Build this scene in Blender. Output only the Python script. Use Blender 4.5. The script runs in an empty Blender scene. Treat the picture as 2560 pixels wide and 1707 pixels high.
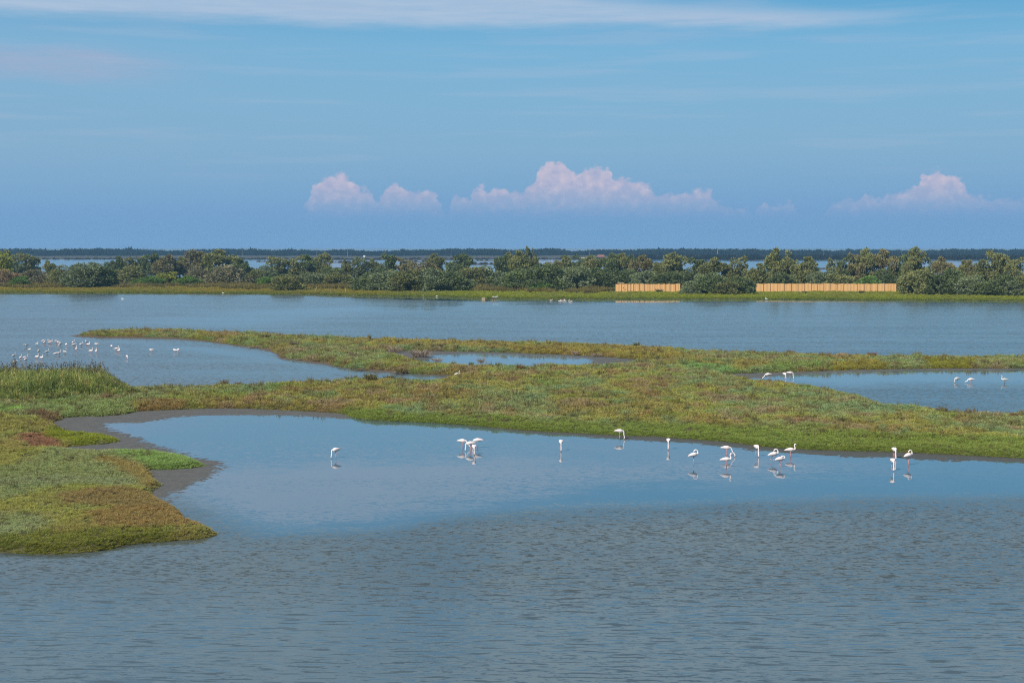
import bpy, math, random
import numpy as np
from mathutils import Vector

random.seed(7)
rng = np.random.default_rng(7)
sc = bpy.context.scene
C = sc.collection

# ------------------------------------------------------------------ camera, sky, sun, exposure
CAM_H, FPX, W0, H0, HORIZON = 13.0, 3555.0, 2560.0, 1707.0, 620.0
PITCH = math.atan((H0 / 2 - HORIZON) / FPX)
cam_data = bpy.data.cameras.new('camera')
cam_data.sensor_width = 36.0
cam_data.lens = FPX * 36.0 / W0
cam_data.clip_start, cam_data.clip_end = 0.5, 120000.0
cam = bpy.data.objects.new('camera', cam_data)
cam.location = (0, 0, CAM_H)
cam.rotation_euler = (math.pi / 2 - PITCH, 0, 0)
C.objects.link(cam)
sc.camera = cam

sc.view_settings.view_transform = 'Standard'
sc.view_settings.look = 'None'
sc.view_settings.exposure = 0.0
sc.view_settings.gamma = 1.0
sc.view_settings.use_curve_mapping = False
sc.cycles.max_bounces = 5
sc.cycles.filter_width = 1.1
sc.cycles.use_denoising = False
sc.cycles.diffuse_bounces = 3
sc.cycles.glossy_bounces = 3
sc.cycles.transmission_bounces = 3
sc.cycles.volume_bounces = 0
sc.cycles.caustics_reflective = False
sc.cycles.caustics_refractive = False

SUN_DIR = Vector((-0.50, -0.62, 0.62)).normalized()       # towards the sun: behind the camera, to its left
SUN_EL = math.asin(SUN_DIR.z)
SUN_ROT = math.atan2(SUN_DIR.x, SUN_DIR.y)
sun_l = bpy.data.lights.new('sun', 'SUN')
sun_l.energy = 4.9
sun_l.angle = math.radians(0.5)
sun_l.color = (1.0, 0.94, 0.85)
sun = bpy.data.objects.new('sun', sun_l)
sun.rotation_euler = SUN_DIR.to_track_quat('Z', 'Y').to_euler()
sun.location = (-40, -50, 60)
C.objects.link(sun)


def s2l(r, g, b):
    f = lambda c: (c / 255 / 12.92) if c / 255 <= 0.04045 else ((c / 255 + 0.055) / 1.055) ** 2.4
    return (f(r), f(g), f(b))


class NT:
    """small helper that writes node trees"""
    def __init__(self, tree):
        self.t = tree
        tree.nodes.clear()

    def n(self, typ, **kw):
        nd = self.t.nodes.new(typ)
        for k, v in kw.items():
            setattr(nd, k, v)
        return nd

    def put(self, sock, v):
        if hasattr(v, 'is_linked') or isinstance(v, bpy.types.NodeSocket):
            self.t.links.new(v, sock)
        else:
            sock.default_value = v

    def m(self, op, a, b=0.0, c=0.0, clamp=False):
        nd = self.n('ShaderNodeMath', operation=op, use_clamp=clamp)
        self.put(nd.inputs[0], a)
        self.put(nd.inputs[1], b)
        if len(nd.inputs) > 2:
            self.put(nd.inputs[2], c)
        return nd.outputs[0]

    def ss(self, x, lo, hi):
        nd = self.n('ShaderNodeMapRange', interpolation_type='SMOOTHSTEP')
        self.put(nd.inputs['Value'], x)
        self.put(nd.inputs['From Min'], lo)
        self.put(nd.inputs['From Max'], hi)
        return nd.outputs[0]

    def lin(self, x, lo, hi, a=0.0, b=1.0):
        nd = self.n('ShaderNodeMapRange')
        self.put(nd.inputs['Value'], x)
        for k, v in zip(('From Min', 'From Max', 'To Min', 'To Max'), (lo, hi, a, b)):
            self.put(nd.inputs[k], v)
        return nd.outputs[0]

    def xyz(self, x, y, z=0.0):
        nd = self.n('ShaderNodeCombineXYZ')
        for i, v in enumerate((x, y, z)):
            self.put(nd.inputs[i], v)
        return nd.outputs[0]

    def noise(self, vec, scale, detail=2.0, rough=0.5, out='Fac', dist=0.0):
        nd = self.n('ShaderNodeTexNoise')
        self.put(nd.inputs['Vector'], vec)
        self.put(nd.inputs['Scale'], scale)
        nd.inputs['Detail'].default_value = detail
        nd.inputs['Roughness'].default_value = rough
        nd.inputs['Distortion'].default_value = dist
        return nd.outputs[out]

    def mix(self, fac, a, b, blend='MIX'):
        nd = self.n('ShaderNodeMix', data_type='RGBA', blend_type=blend)
        ins = [i for i in nd.inputs if i.enabled]
        self.put(nd.inputs[0], fac)
        for s, v in ((nd.inputs[6], a), (nd.inputs[7], b)):
            if isinstance(v, (tuple, list)):
                v = tuple(v)[:3] + (1.0,)
            self.put(s, v)
        return nd.outputs[2]

    def ramp(self, fac, stops):
        nd = self.n('ShaderNodeValToRGB')
        el = nd.color_ramp.elements
        while len(el) < len(stops):
            el.new(0.5)
        for e, (p, c) in zip(el, stops):
            e.position = p
            e.color = tuple(c)[:3] + (1.0,)
        self.put(nd.inputs[0], fac)
        return nd.outputs[0]

    def curve(self, x, pts):
        nd = self.n('ShaderNodeFloatCurve')
        cv = nd.mapping.curves[0]
        pts = sorted(pts)
        cv.points[0].location = pts[0]
        cv.points[1].location = pts[-1]
        for p in pts[1:-1]:
            cv.points.new(*p)
        for p in cv.points:
            p.handle_type = 'VECTOR'
        nd.mapping.update()
        self.put(nd.inputs['Value'], x)
        return nd.outputs[0]


# angles (degrees) of a direction, as a photograph taken from here would place them
def az_of(px):
    return math.degrees(math.atan((px - W0 / 2) / FPX * math.cos(PITCH)))


def el_of(py):
    return math.degrees(math.atan((H0 / 2 - py) / FPX) - PITCH)


SKY_STRENGTH = 0.1
wd = bpy.data.worlds.new('World')
sc.world = wd
wd.use_nodes = True
N = NT(wd.node_tree)
tc = N.n('ShaderNodeTexCoord')
sep = N.n('ShaderNodeSeparateXYZ')
N.put(sep.inputs[0], tc.outputs['Generated'])
DX, DY, DZ = sep.outputs
EL = N.m('MULTIPLY', N.m('ARCSINE', DZ), 180 / math.pi)
AZ = N.m('MULTIPLY', N.m('ARCTAN2', DX, DY), 180 / math.pi)
sky = N.n('ShaderNodeTexSky', sky_type='NISHITA', sun_disc=False)
sky.sun_elevation = SUN_EL
sky.sun_rotation = SUN_ROT
sky.air_density = 1.0
sky.dust_density = 0.6
sky.ozone_density = 2.0
stops = [(620, (117, 160, 204)), (585, (114, 160, 203)), (535, (116, 160, 204)), (470, (124, 168, 206)), (375, (133, 176, 207)),
         (250, (130, 179, 211)), (125, (123, 179, 215)), (20, (102, 169, 211))]
E_MAX = 40.0
rs = [(max(0.0, el_of(y)) / E_MAX, s2l(*c)) for y, c in stops]
rs += [(14 / E_MAX, s2l(98, 160, 205)), (20 / E_MAX, s2l(86, 146, 194)), (30 / E_MAX, s2l(74, 130, 182)), (1.0, s2l(66, 118, 172))]
grad = N.ramp(N.lin(EL, 0.0, E_MAX), rs)
up = N.n('ShaderNodeVectorMath', operation='SCALE')
N.put(up.inputs[0], grad)
up.inputs[3].default_value = 1.0 / SKY_STRENGTH
base = N.mix(N.ss(EL, 25.0, 45.0), up.outputs[0], sky.outputs[0])


def sky_col(c):
    return tuple(v / SKY_STRENGTH for v in s2l(*c))


# warm grey haze towards the left of the view
base = N.mix(N.m('MULTIPLY', N.ss(AZ, 2.0, -22.0), N.m('MULTIPLY', N.ss(EL, 0.2, 4.0), 0.30)), base, sky_col((137, 172, 202)))
# cirrus veil high up: pale, thick on the left, thinning into a long tail on the right
sv = N.xyz(N.m('MULTIPLY', AZ, 0.30), N.m('MULTIPLY', EL, 1.6), 3.0)
n_big = N.m('SUBTRACT', N.noise(sv, 0.55, 4, 0.55), 0.5)
n_fin = N.m('SUBTRACT', N.noise(N.xyz(N.m('MULTIPLY', AZ, 0.28), N.m('MULTIPLY', EL, 3.0), 9.0), 1.6, 5, 0.6), 0.5)
AX0, AX1 = az_of(-700), az_of(3200)
axn = N.lin(AZ, AX0, AX1)
cv = lambda pts: [(((az_of(x) - AX0) / (AX1 - AX0)), v / 20.0) for x, v in pts]
low = N.m('MULTIPLY', N.curve(axn, cv([(-700, 8.4), (0, 8.72), (700, 8.82), (860, 8.62), (1250, 8.65), (1600, 8.65), (1900, 8.5), (2200, 8.6), (2400, 9.0), (3200, 9.4)])), 20.0)
hi = N.m('MULTIPLY', N.curve(axn, cv([(-700, 11.5), (900, 11.3), (1250, 10.6), (1500, 9.9), (1800, 9.5), (2050, 9.2), (2250, 9.0), (2400, 8.9), (3200, 8.8)])), 20.0)
eb = N.m('ADD', EL, N.m('ADD', N.m('MULTIPLY', n_big, 0.5), N.m('MULTIPLY', n_fin, 0.35)))
veil = N.m('MULTIPLY', N.ss(N.m('SUBTRACT', eb, low), -0.25, 0.45), N.ss(N.m('SUBTRACT', hi, eb), -0.3, 0.6))
veil = N.m('MULTIPLY', veil, N.m('ADD', 0.84, N.m('MULTIPLY', n_fin, 0.7)), clamp=True)
base = N.mix(veil, base, sky_col((172, 194, 219)))
# the same veil goes on above, broken and thin
hv = N.m('MULTIPLY', N.m('MULTIPLY', N.ss(EL, 12.5, 17.0), N.ss(EL, 40.0, 24.0)), N.ss(N.noise(N.xyz(N.m('MULTIPLY', AZ, 0.05), N.m('MULTIPLY', EL, 0.12), 31.0), 1.4, 4, 0.6), 0.30, 0.55))
base = N.mix(N.m('MULTIPLY', hv, 0.95), base, sky_col((180, 204, 216)))
# soft patch on the left, faint streaks on the right
blob = N.m('MULTIPLY', N.ss(N.m('ABSOLUTE', N.m('SUBTRACT', AZ, az_of(60))), 8.0, 1.0), N.ss(N.m('ABSOLUTE', N.m('SUBTRACT', EL, N.m('ADD', 7.0, N.m('MULTIPLY', n_big, 1.5)))), 1.0, 0.1))
base = N.mix(N.m('MULTIPLY', blob, N.m('ADD', 0.75, N.m('MULTIPLY', n_fin, 1.2)), clamp=True), base, sky_col((158, 176, 206)))
strk = N.ss(N.noise(N.xyz(N.m('MULTIPLY', AZ, 0.10), N.m('MULTIPLY', EL, 1.5), 21.0), 1.3, 4, 0.55), 0.48, 0.72)
base = N.mix(N.m('MULTIPLY', strk, N.m('MULTIPLY', N.ss(EL, 2.0, 4.5), 0.20)), base, sky_col((178, 190, 215)))
# a row of cumulus far off, their feet lost in the haze
B0, B1 = az_of(640), az_of(2700)
n1 = N.noise(N.xyz(AZ, N.m('MULTIPLY', EL, 1.15), 5.0), 2.8, 4, 0.5, 'Color')
s1 = N.n('ShaderNodeSeparateColor')
N.put(s1.inputs[0], n1)
vo = N.n('ShaderNodeTexVoronoi', feature='SMOOTH_F1')
N.put(vo.inputs['Vector'], N.xyz(N.m('ADD', AZ, N.m('MULTIPLY', s1.outputs[0], 0.15)), N.m('MULTIPLY', EL, 1.2), 2.0))
vo.inputs['Scale'].default_value = 2.6
vo.inputs['Detail'].default_value = 2.0
puff = vo.outputs['Distance']
azd = N.m('ADD', AZ, N.m('MULTIPLY', N.m('SUBTRACT', s1.outputs[0], 0.5), 0.50))
eld = N.m('ADD', N.m('ADD', EL, N.m('MULTIPLY', N.m('SUBTRACT', s1.outputs[1], 0.5), 0.62)), N.m('MULTIPLY', N.m('SUBTRACT', puff, 0.35), 0.22))
top_px = [(640, 545), (762, 530), (769, 492), (782, 462), (802, 454), (828, 436), (848, 431), (873, 439), (891, 449), (899, 465), (937, 478), (945, 505),
          (960, 464), (991, 452), (1011, 462), (1026, 470), (1057, 470), (1090, 472), (1100, 505), (1118, 530), (1131, 493), (1144, 482), (1162, 485), (1172, 498),
          (1182, 467), (1202, 454), (1225, 467), (1253, 459), (1287, 475), (1307, 478), (1333, 450), (1348, 416), (1368, 403), (1404, 396), (1419, 414),
          (1440, 424), (1475, 411), (1521, 411), (1531, 434), (1577, 444), (1613, 454), (1634, 480), (1679, 480), (1725, 475), (1751, 468), (1776, 472),
          (1792, 495), (1812, 508), (1863, 510), (1878, 530), (1890, 530), (1897, 504), (1912, 500), (1935, 508), (1955, 500), (1980, 504), (1990, 530),
          (2050, 535), (2065, 510), (2088, 500), (2134, 500), (2160, 487), (2198, 491), (2241, 481), (2273, 467), (2296, 462), (2301, 442), (2314, 435),
          (2331, 425), (2350, 425), (2356, 438), (2380, 439), (2397, 448), (2409, 468), (2418, 490), (2560, 497), (2700, 510)]
top = N.m('MULTIPLY', N.curve(N.lin(azd, B0, B1), [((az_of(x) - B0) / (B1 - B0), el_of(y) / 5.0) for x, y in top_px]), 5.0)
inside = N.ss(N.m('SUBTRACT', top, eld), -0.05, 0.18)
foot = N.ss(N.m('ADD', EL, N.m('MULTIPLY', N.m('SUBTRACT', s1.outputs[2], 0.5), 0.5)), 1.0, 2.7)
lim = N.m('MULTIPLY', N.ss(AZ, az_of(660), az_of(760)), N.ss(AZ, az_of(2900), az_of(2450)))
cum = N.m('MULTIPLY', N.m('MULTIPLY', inside, foot), N.m('MULTIPLY', lim, 0.98))
lit = N.m('ADD', N.m('MULTIPLY', N.m('SUBTRACT', s1.outputs[1], 0.5), 1.3), N.m('ADD', N.m('MULTIPLY', N.m('SUBTRACT', 0.45, puff), 0.9), N.lin(EL, 1.4, 3.4, 0.25, 0.85)), clamp=True)
ccol = N.mix(lit, sky_col((166, 175, 206)), sky_col((206, 196, 212)))
base = N.mix(cum, base, ccol)
bg = N.n('ShaderNodeBackground')
N.put(bg.inputs[0], base)
bg.inputs[1].default_value = SKY_STRENGTH
wo = N.n('ShaderNodeOutputWorld')
N.t.links.new(bg.outputs[0], wo.inputs[0])


# ------------------------------------------------------------------ geometry helpers
def ray(px, py):
    u, v = (px - W0 / 2) / FPX, (H0 / 2 - py) / FPX
    cp, sp = math.cos(PITCH), math.sin(PITCH)
    return (u, cp + v * sp, -sp + v * cp)


def P(px, py, z=0.0):
    """point at height z that the photograph shows at (px, py)"""
    d = ray(px, py)
    t = (z - CAM_H) / d[2]
    return (d[0] * t, d[1] * t)


def px_per_m(dist):
    return FPX / dist


def ground_poly(pts):
    out = []
    for p in pts:
        out.append(P(p[0], p[1], p[2] if len(p) > 2 else 0.0))
    return np.array(out)


def smooth_poly(poly, it=2):
    for _ in range(it):
        nx = np.roll(poly, -1, axis=0)
        a, b = poly * 0.75 + nx * 0.25, poly * 0.25 + nx * 0.75
        poly = np.stack([a, b], axis=1).reshape(-1, 2)
    return poly


def sdf(poly, x, y):
    """signed distance, positive inside"""
    sh = x.shape
    p = np.stack([x.ravel(), y.ravel()], axis=1)
    d2 = np.full(len(p), 1e18)
    ins = np.zeros(len(p), bool)
    n = len(poly)
    for i in range(n):
        a, b = poly[i], poly[(i + 1) % n]
        e = b - a
        w = p - a
        t = np.clip((w @ e) / max(e @ e, 1e-12), 0, 1)
        q = w - t[:, None] * e
        d2 = np.minimum(d2, (q * q).sum(1))
        c = (a[1] > p[:, 1]) != (b[1] > p[:, 1])
        if abs(e[1]) > 1e-12:
            xi = a[0] + (p[:, 1] - a[1]) / e[1] * e[0]
            ins ^= c & (p[:, 0] < xi)
    d = np.sqrt(d2)
    return np.where(ins, d, -d).reshape(sh)


def vnoise(x, y, seed=0):
    xi, yi = np.floor(x).astype(np.int64), np.floor(y).astype(np.int64)
    fx, fy = x - xi, y - yi
    fx, fy = fx * fx * (3 - 2 * fx), fy * fy * (3 - 2 * fy)

    def h(a, b):
        v = (a * 374761393 + b * 668265263 + seed * 974634777) & 0xFFFFFFFF
        v = ((v ^ (v >> 13)) * 1274126177) & 0xFFFFFFFF
        return ((v ^ (v >> 16)) & 0xFFFF) / 65535.0
    return (h(xi, yi) * (1 - fx) + h(xi + 1, yi) * fx) * (1 - fy) + (h(xi, yi + 1) * (1 - fx) + h(xi + 1, yi + 1) * fx) * fy


def fbm(x, y, octv=4, seed=0):
    s, a, t = 0, 1.0, 0
    for k in range(octv):
        s = s + a * vnoise(x * 2 ** k + 17.3 * k, y * 2 ** k - 9.1 * k, seed + k)
        t += a
        a *= 0.5
    return s / t


def sstep(x, a, b):
    t = np.clip((x - a) / (b - a), 0, 1)
    return t * t * (3 - 2 * t)


def mesh_from(name, verts, faces, mat=None, smooth=False):
    me = bpy.data.meshes.new(name)
    me.from_pydata([tuple(v) for v in verts], [], [tuple(int(i) for i in f) for f in faces])
    if mat:
        me.materials.append(mat)
    if smooth:
        me.polygons.foreach_set('use_smooth', [True] * len(me.polygons))
    me.update()
    return me


def link(name, me, parent=None, loc=None, **props):
    o = bpy.data.objects.new(name, me)
    C.objects.link(o)
    if parent is not None:
        o.parent = parent
    if loc is not None:
        o.location = loc
    for k, v in props.items():
        o[k] = v
    return o


def thing(name, label, cat, loc, rz=0.0, group=None, scale=None):
    o = bpy.data.objects.new(name, None)
    C.objects.link(o)
    o.empty_display_size = 0.3
    o.location = loc
    o.rotation_euler = (0, 0, rz)
    if scale:
        o.scale = scale
    o['label'] = label
    o['category'] = cat
    if group:
        o['group'] = group
    return o


def grid_mesh(name, xs, ys, Z, keep, mat, smooth=True, attr=None):
    nx, ny = len(xs), len(ys)
    X, Y = np.meshgrid(xs, ys)
    idx = np.arange(nx * ny).reshape(ny, nx)
    q = np.stack([idx[:-1, :-1], idx[:-1, 1:], idx[1:, 1:], idx[1:, :-1]], axis=-1).reshape(-1, 4)
    k = keep.ravel()
    q = q[k[q].any(axis=1)]
    used = np.unique(q)
    remap = -np.ones(nx * ny, np.int64)
    remap[used] = np.arange(len(used))
    v = np.stack([X.ravel(), Y.ravel(), Z.ravel()], axis=1)[used]
    q = remap[q]
    me = bpy.data.meshes.new(name)
    me.vertices.add(len(v))
    me.vertices.foreach_set('co', v.astype(np.float32).ravel())
    me.loops.add(len(q) * 4)
    me.loops.foreach_set('vertex_index', q.astype(np.int32).ravel())
    me.polygons.add(len(q))
    me.polygons.foreach_set('loop_start', np.arange(0, len(q) * 4, 4, dtype=np.int32))
    me.polygons.foreach_set('use_smooth', np.full(len(q), smooth))
    me.update(calc_edges=True)
    me.validate()
    if attr:
        for an, av in attr.items():
            a = me.attributes.new(an, 'FLOAT', 'POINT')
            a.data.foreach_set('value', av.ravel()[used].astype(np.float32))
    me.materials.append(mat)
    return me


# ------------------------------------------------------------------ materials
def new_mat(name):
    m = bpy.data.materials.new(name)
    m.use_nodes = True
    return m, NT(m.node_tree)


def finish(n, shader):
    o = n.n('ShaderNodeOutputMaterial')
    n.t.links.new(shader, o.inputs[0])


def principled(n, col, rough=0.8, spec=0.2, normal=None, ior=None):
    b = n.n('ShaderNodeBsdfPrincipled')
    if isinstance(col, (tuple, list)):
        col = tuple(col)[:3] + (1.0,)
    n.put(b.inputs['Base Color'], col)
    n.put(b.inputs['Roughness'], rough)
    n.put(b.inputs['Specular IOR Level'], spec)
    if ior:
        b.inputs['IOR'].default_value = ior
    if normal is not None:
        n.put(b.inputs['Normal'], normal)
    return b.outputs[0]


def plain_mat(name, col, rough=0.8, spec=0.2, var=0.25, scale=4.0, bump=0.0):
    m, n = new_mat(name)
    t = n.n('ShaderNodeTexCoord')
    nz = n.noise(t.outputs['Object'], scale, 4, 0.6)
    lo = tuple(c * (1 - var) for c in col)
    hi_ = tuple(min(1, c * (1 + var)) for c in col)
    c = n.mix(nz, lo, hi_)
    nrm = None
    if bump:
        b = n.n('ShaderNodeBump')
        b.inputs['Strength'].default_value = bump
        n.put(b.inputs['Height'], nz)
        nrm = b.outputs[0]
    finish(n, principled(n, c, rough, spec, nrm))
    return m


def leaf_mat(name, source, trans=0.25):
    """foliage whose colour comes from the plant itself (per instance or per object)"""
    m, n = new_mat(name)
    if source == 'instancer':
        a = n.n('ShaderNodeAttribute', attribute_type='INSTANCER', attribute_name='col')
        c = a.outputs['Color']
    else:
        a = n.n('ShaderNodeObjectInfo')
        c = a.outputs['Color']
        t = n.n('ShaderNodeTexCoord')
        nz = n.noise(t.outputs['Object'], 6.0, 3, 0.6)
        c = n.mix(n.ss(nz, 0.3, 0.7), n.mix(1.0, c, (0.78, 0.80, 0.82), 'MULTIPLY'), n.mix(1.0, c, (1.22, 1.18, 1.05), 'MULTIPLY'))
    d = n.n('ShaderNodeBsdfDiffuse')
    n.put(d.inputs[0], c)
    tr = n.n('ShaderNodeBsdfTranslucent')
    n.put(tr.inputs[0], c)
    mx = n.n('ShaderNodeMixShader')
    mx.inputs[0].default_value = trans
    n.t.links.new(d.outputs[0], mx.inputs[1])
    n.t.links.new(tr.outputs[0], mx.inputs[2])
    finish(n, mx.outputs[0])
    return m


M_TUFT = leaf_mat('salt_marsh_plant', 'instancer', 0.4)
M_CROWN = leaf_mat('tamarisk_foliage', 'object', 0.25)
M_BARK = plain_mat('bark', (0.10, 0.075, 0.055), 0.9, 0.1, 0.35, 8)
M_SOIL = plain_mat('marsh_soil', (0.085, 0.078, 0.036), 0.95, 0.05, 0.4, 1.5)
M_BANKSOIL = plain_mat('bank_soil', (0.10, 0.10, 0.042), 0.95, 0.05, 0.35, 0.3)
M_FARSOIL = plain_mat('far_soil', (0.085, 0.08, 0.065), 0.95, 0.05, 0.35, 0.06)
M_MAST = plain_mat('mast_steel', (0.20, 0.20, 0.22), 0.6, 0.3, 0.1)
M_WOOD = plain_mat('weathered_wood', (0.36, 0.29, 0.21), 0.9, 0.1, 0.3, 6)
M_POST = plain_mat('dark_post_wood', (0.13, 0.085, 0.05), 0.9, 0.1, 0.3, 6)
M_WHITE = plain_mat('white_plaster', (0.62, 0.62, 0.60), 0.8, 0.2, 0.08)
M_ROOF = plain_mat('roof_tiles', (0.26, 0.12, 0.08), 0.9, 0.1, 0.3, 2)


def mud_mat(name, col, rough):
    m, n = new_mat(name)
    g = n.n('ShaderNodeNewGeometry')
    nz = n.noise(g.outputs['Position'], 1.2, 5, 0.65)
    fine = n.noise(g.outputs['Position'], 6.0, 4, 0.75)
    c = n.mix(nz, tuple(v * 0.60 for v in col), tuple(v * 1.35 for v in col))
    c = n.mix(n.ss(fine, 0.56, 0.70), c, tuple(min(1, v * 1.9) for v in col))
    b = n.n('ShaderNodeBump')
    b.inputs['Strength'].default_value = 0.6
    b.inputs['Distance'].default_value = 0.05
    n.put(b.inputs['Height'], fine)
    r = n.lin(nz, 0.3, 0.7, rough - 0.15, rough + 0.15)
    finish(n, principled(n, c, r, 0.15, b.outputs[0]))
    return m


M_MUD = mud_mat('grey_mud', (0.118, 0.112, 0.101), 0.75)
M_WETMUD = mud_mat('wet_mud', (0.085, 0.082, 0.070), 0.55)
M_SHOREMUD = mud_mat('brown_shore_mud', (0.125, 0.095, 0.070), 0.8)

# reed screen: bundles of upright canes
m, n = new_mat('reed_screen')
t = n.n('ShaderNodeTexCoord')
sp_ = n.n('ShaderNodeSeparateXYZ')
n.put(sp_.inputs[0], t.outputs['Object'])
canes = n.noise(n.xyz(n.m('MULTIPLY', sp_.outputs[0], 9.0), 0.0, n.m('MULTIPLY', sp_.outputs[2], 0.6)), 4.0, 3, 0.7)
blot = n.noise(t.outputs['Object'], 1.3, 3, 0.6)
oi = n.n('ShaderNodeObjectInfo')
c = n.mix(canes, (0.50, 0.265, 0.098), (0.80, 0.455, 0.19))
c = n.mix(n.m('MULTIPLY', n.ss(blot, 0.45, 0.75), 0.5), c, (0.52, 0.36, 0.20))
c = n.mix(n.m('MULTIPLY', oi.outputs['Random'], 0.35), c, (0.72, 0.44, 0.20))
bmp = n.n('ShaderNodeBump')
bmp.inputs['Strength'].default_value = 0.5
bmp.inputs['Distance'].default_value = 0.02
n.put(bmp.inputs['Height'], canes)
finish(n, principled(n, c, 0.85, 0.1, bmp.outputs[0]))
M_REED_SCREEN = m

# water: wind-ruffled and calm reaches (the mesh carries how ruffled each place is)
m, n = new_mat('lagoon_water')
g = n.n('ShaderNodeNewGeometry')
sp_ = n.n('ShaderNodeSeparateXYZ')
n.put(sp_.inputs[0], g.outputs['Position'])
PX, PY = sp_.outputs[0], sp_.outputs[1]
ruf = n.n('ShaderNodeAttribute', attribute_type='GEOMETRY', attribute_name='ruffle').outputs['Fac']
lng = n.n('ShaderNodeAttribute', attribute_type='GEOMETRY', attribute_name='swell').outputs['Fac']
gust = n.noise(n.xyz(n.m('MULTIPLY', PX, 0.22), n.m('ADD', PY, n.m('MULTIPLY', PX, 0.06)), 0.0), 0.12, 5, 0.68)
amp = n.m('MULTIPLY', ruf, n.lin(gust, 0.34, 0.66, 0.40, 1.45))
yy = n.m('ADD', PY, n.m('MULTIPLY', PX, 0.10))


def slope(vec, scale, detail, rough):
    o = n.noise(vec, scale, detail, rough, 'Color')
    s = n.n('ShaderNodeSeparateColor')
    n.put(s.inputs[0], o)
    return n.m('SUBTRACT', s.outputs[0], 0.5), n.m('SUBTRACT', s.outputs[1], 0.5)


r1 = slope(n.xyz(n.m('MULTIPLY', PX, 0.42), yy, 1.0), 7.4, 3, 0.6)
r2 = slope(n.xyz(n.m('MULTIPLY', PX, 0.14), n.m('ADD', PY, n.m('MULTIPLY', PX, 0.04)), 4.0), 5.0, 2, 0.45)
r3 = slope(n.xyz(n.m('MULTIPLY', PX, 0.5), PY, 8.0), 0.55, 2, 0.5)
# the wind pushes the wavelets towards the near shore: long gentle backs, short steep fronts
front1 = n.m('MULTIPLY', n.m('MINIMUM', n.m('ADD', r1[0], 0.030), 0.0), 3.4)
front2 = n.m('MULTIPLY', n.m('MINIMUM', n.m('ADD', r2[0], 0.085), 0.0), 4.5)
sy = n.m('ADD', n.m('MULTIPLY', n.m('SUBTRACT', n.m('ADD', front1, n.m('MULTIPLY', r1[0], 0.16)), 0.040), amp), n.m('MULTIPLY', n.m('ADD', front2, n.m('MULTIPLY', r2[0], 0.25)), lng))
sy = n.m('ADD', sy, n.m('MULTIPLY', r3[0], 0.008))
sx = n.m('ADD', n.m('MULTIPLY', n.m('MULTIPLY', r1[1], 0.45), amp), n.m('ADD', n.m('MULTIPLY', n.m('MULTIPLY', r2[1], 0.12), lng), n.m('MULTIPLY', r3[1], 0.006)))
nv = n.n('ShaderNodeVectorMath', operation='NORMALIZE')
n.put(nv.inputs[0], n.xyz(sx, sy, 1.0))
rough_w = n.m('ADD', 0.025, n.m('MULTIPLY', ruf, 0.05))
bed = n.noise(n.xyz(n.m('MULTIPLY', PX, 0.6), PY, 12.0), 0.22, 4, 0.6)
wc = n.mix(n.ss(ruf, 0.1, 0.7), n.mix(bed, (0.062, 0.112, 0.146), (0.076, 0.126, 0.160)), n.mix(bed, (0.050, 0.064, 0.062), (0.068, 0.082, 0.078)))
finish(n, principled(n, wc, rough_w, 0.5, nv.outputs[0], ior=1.95))
M_WATER = m

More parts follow.
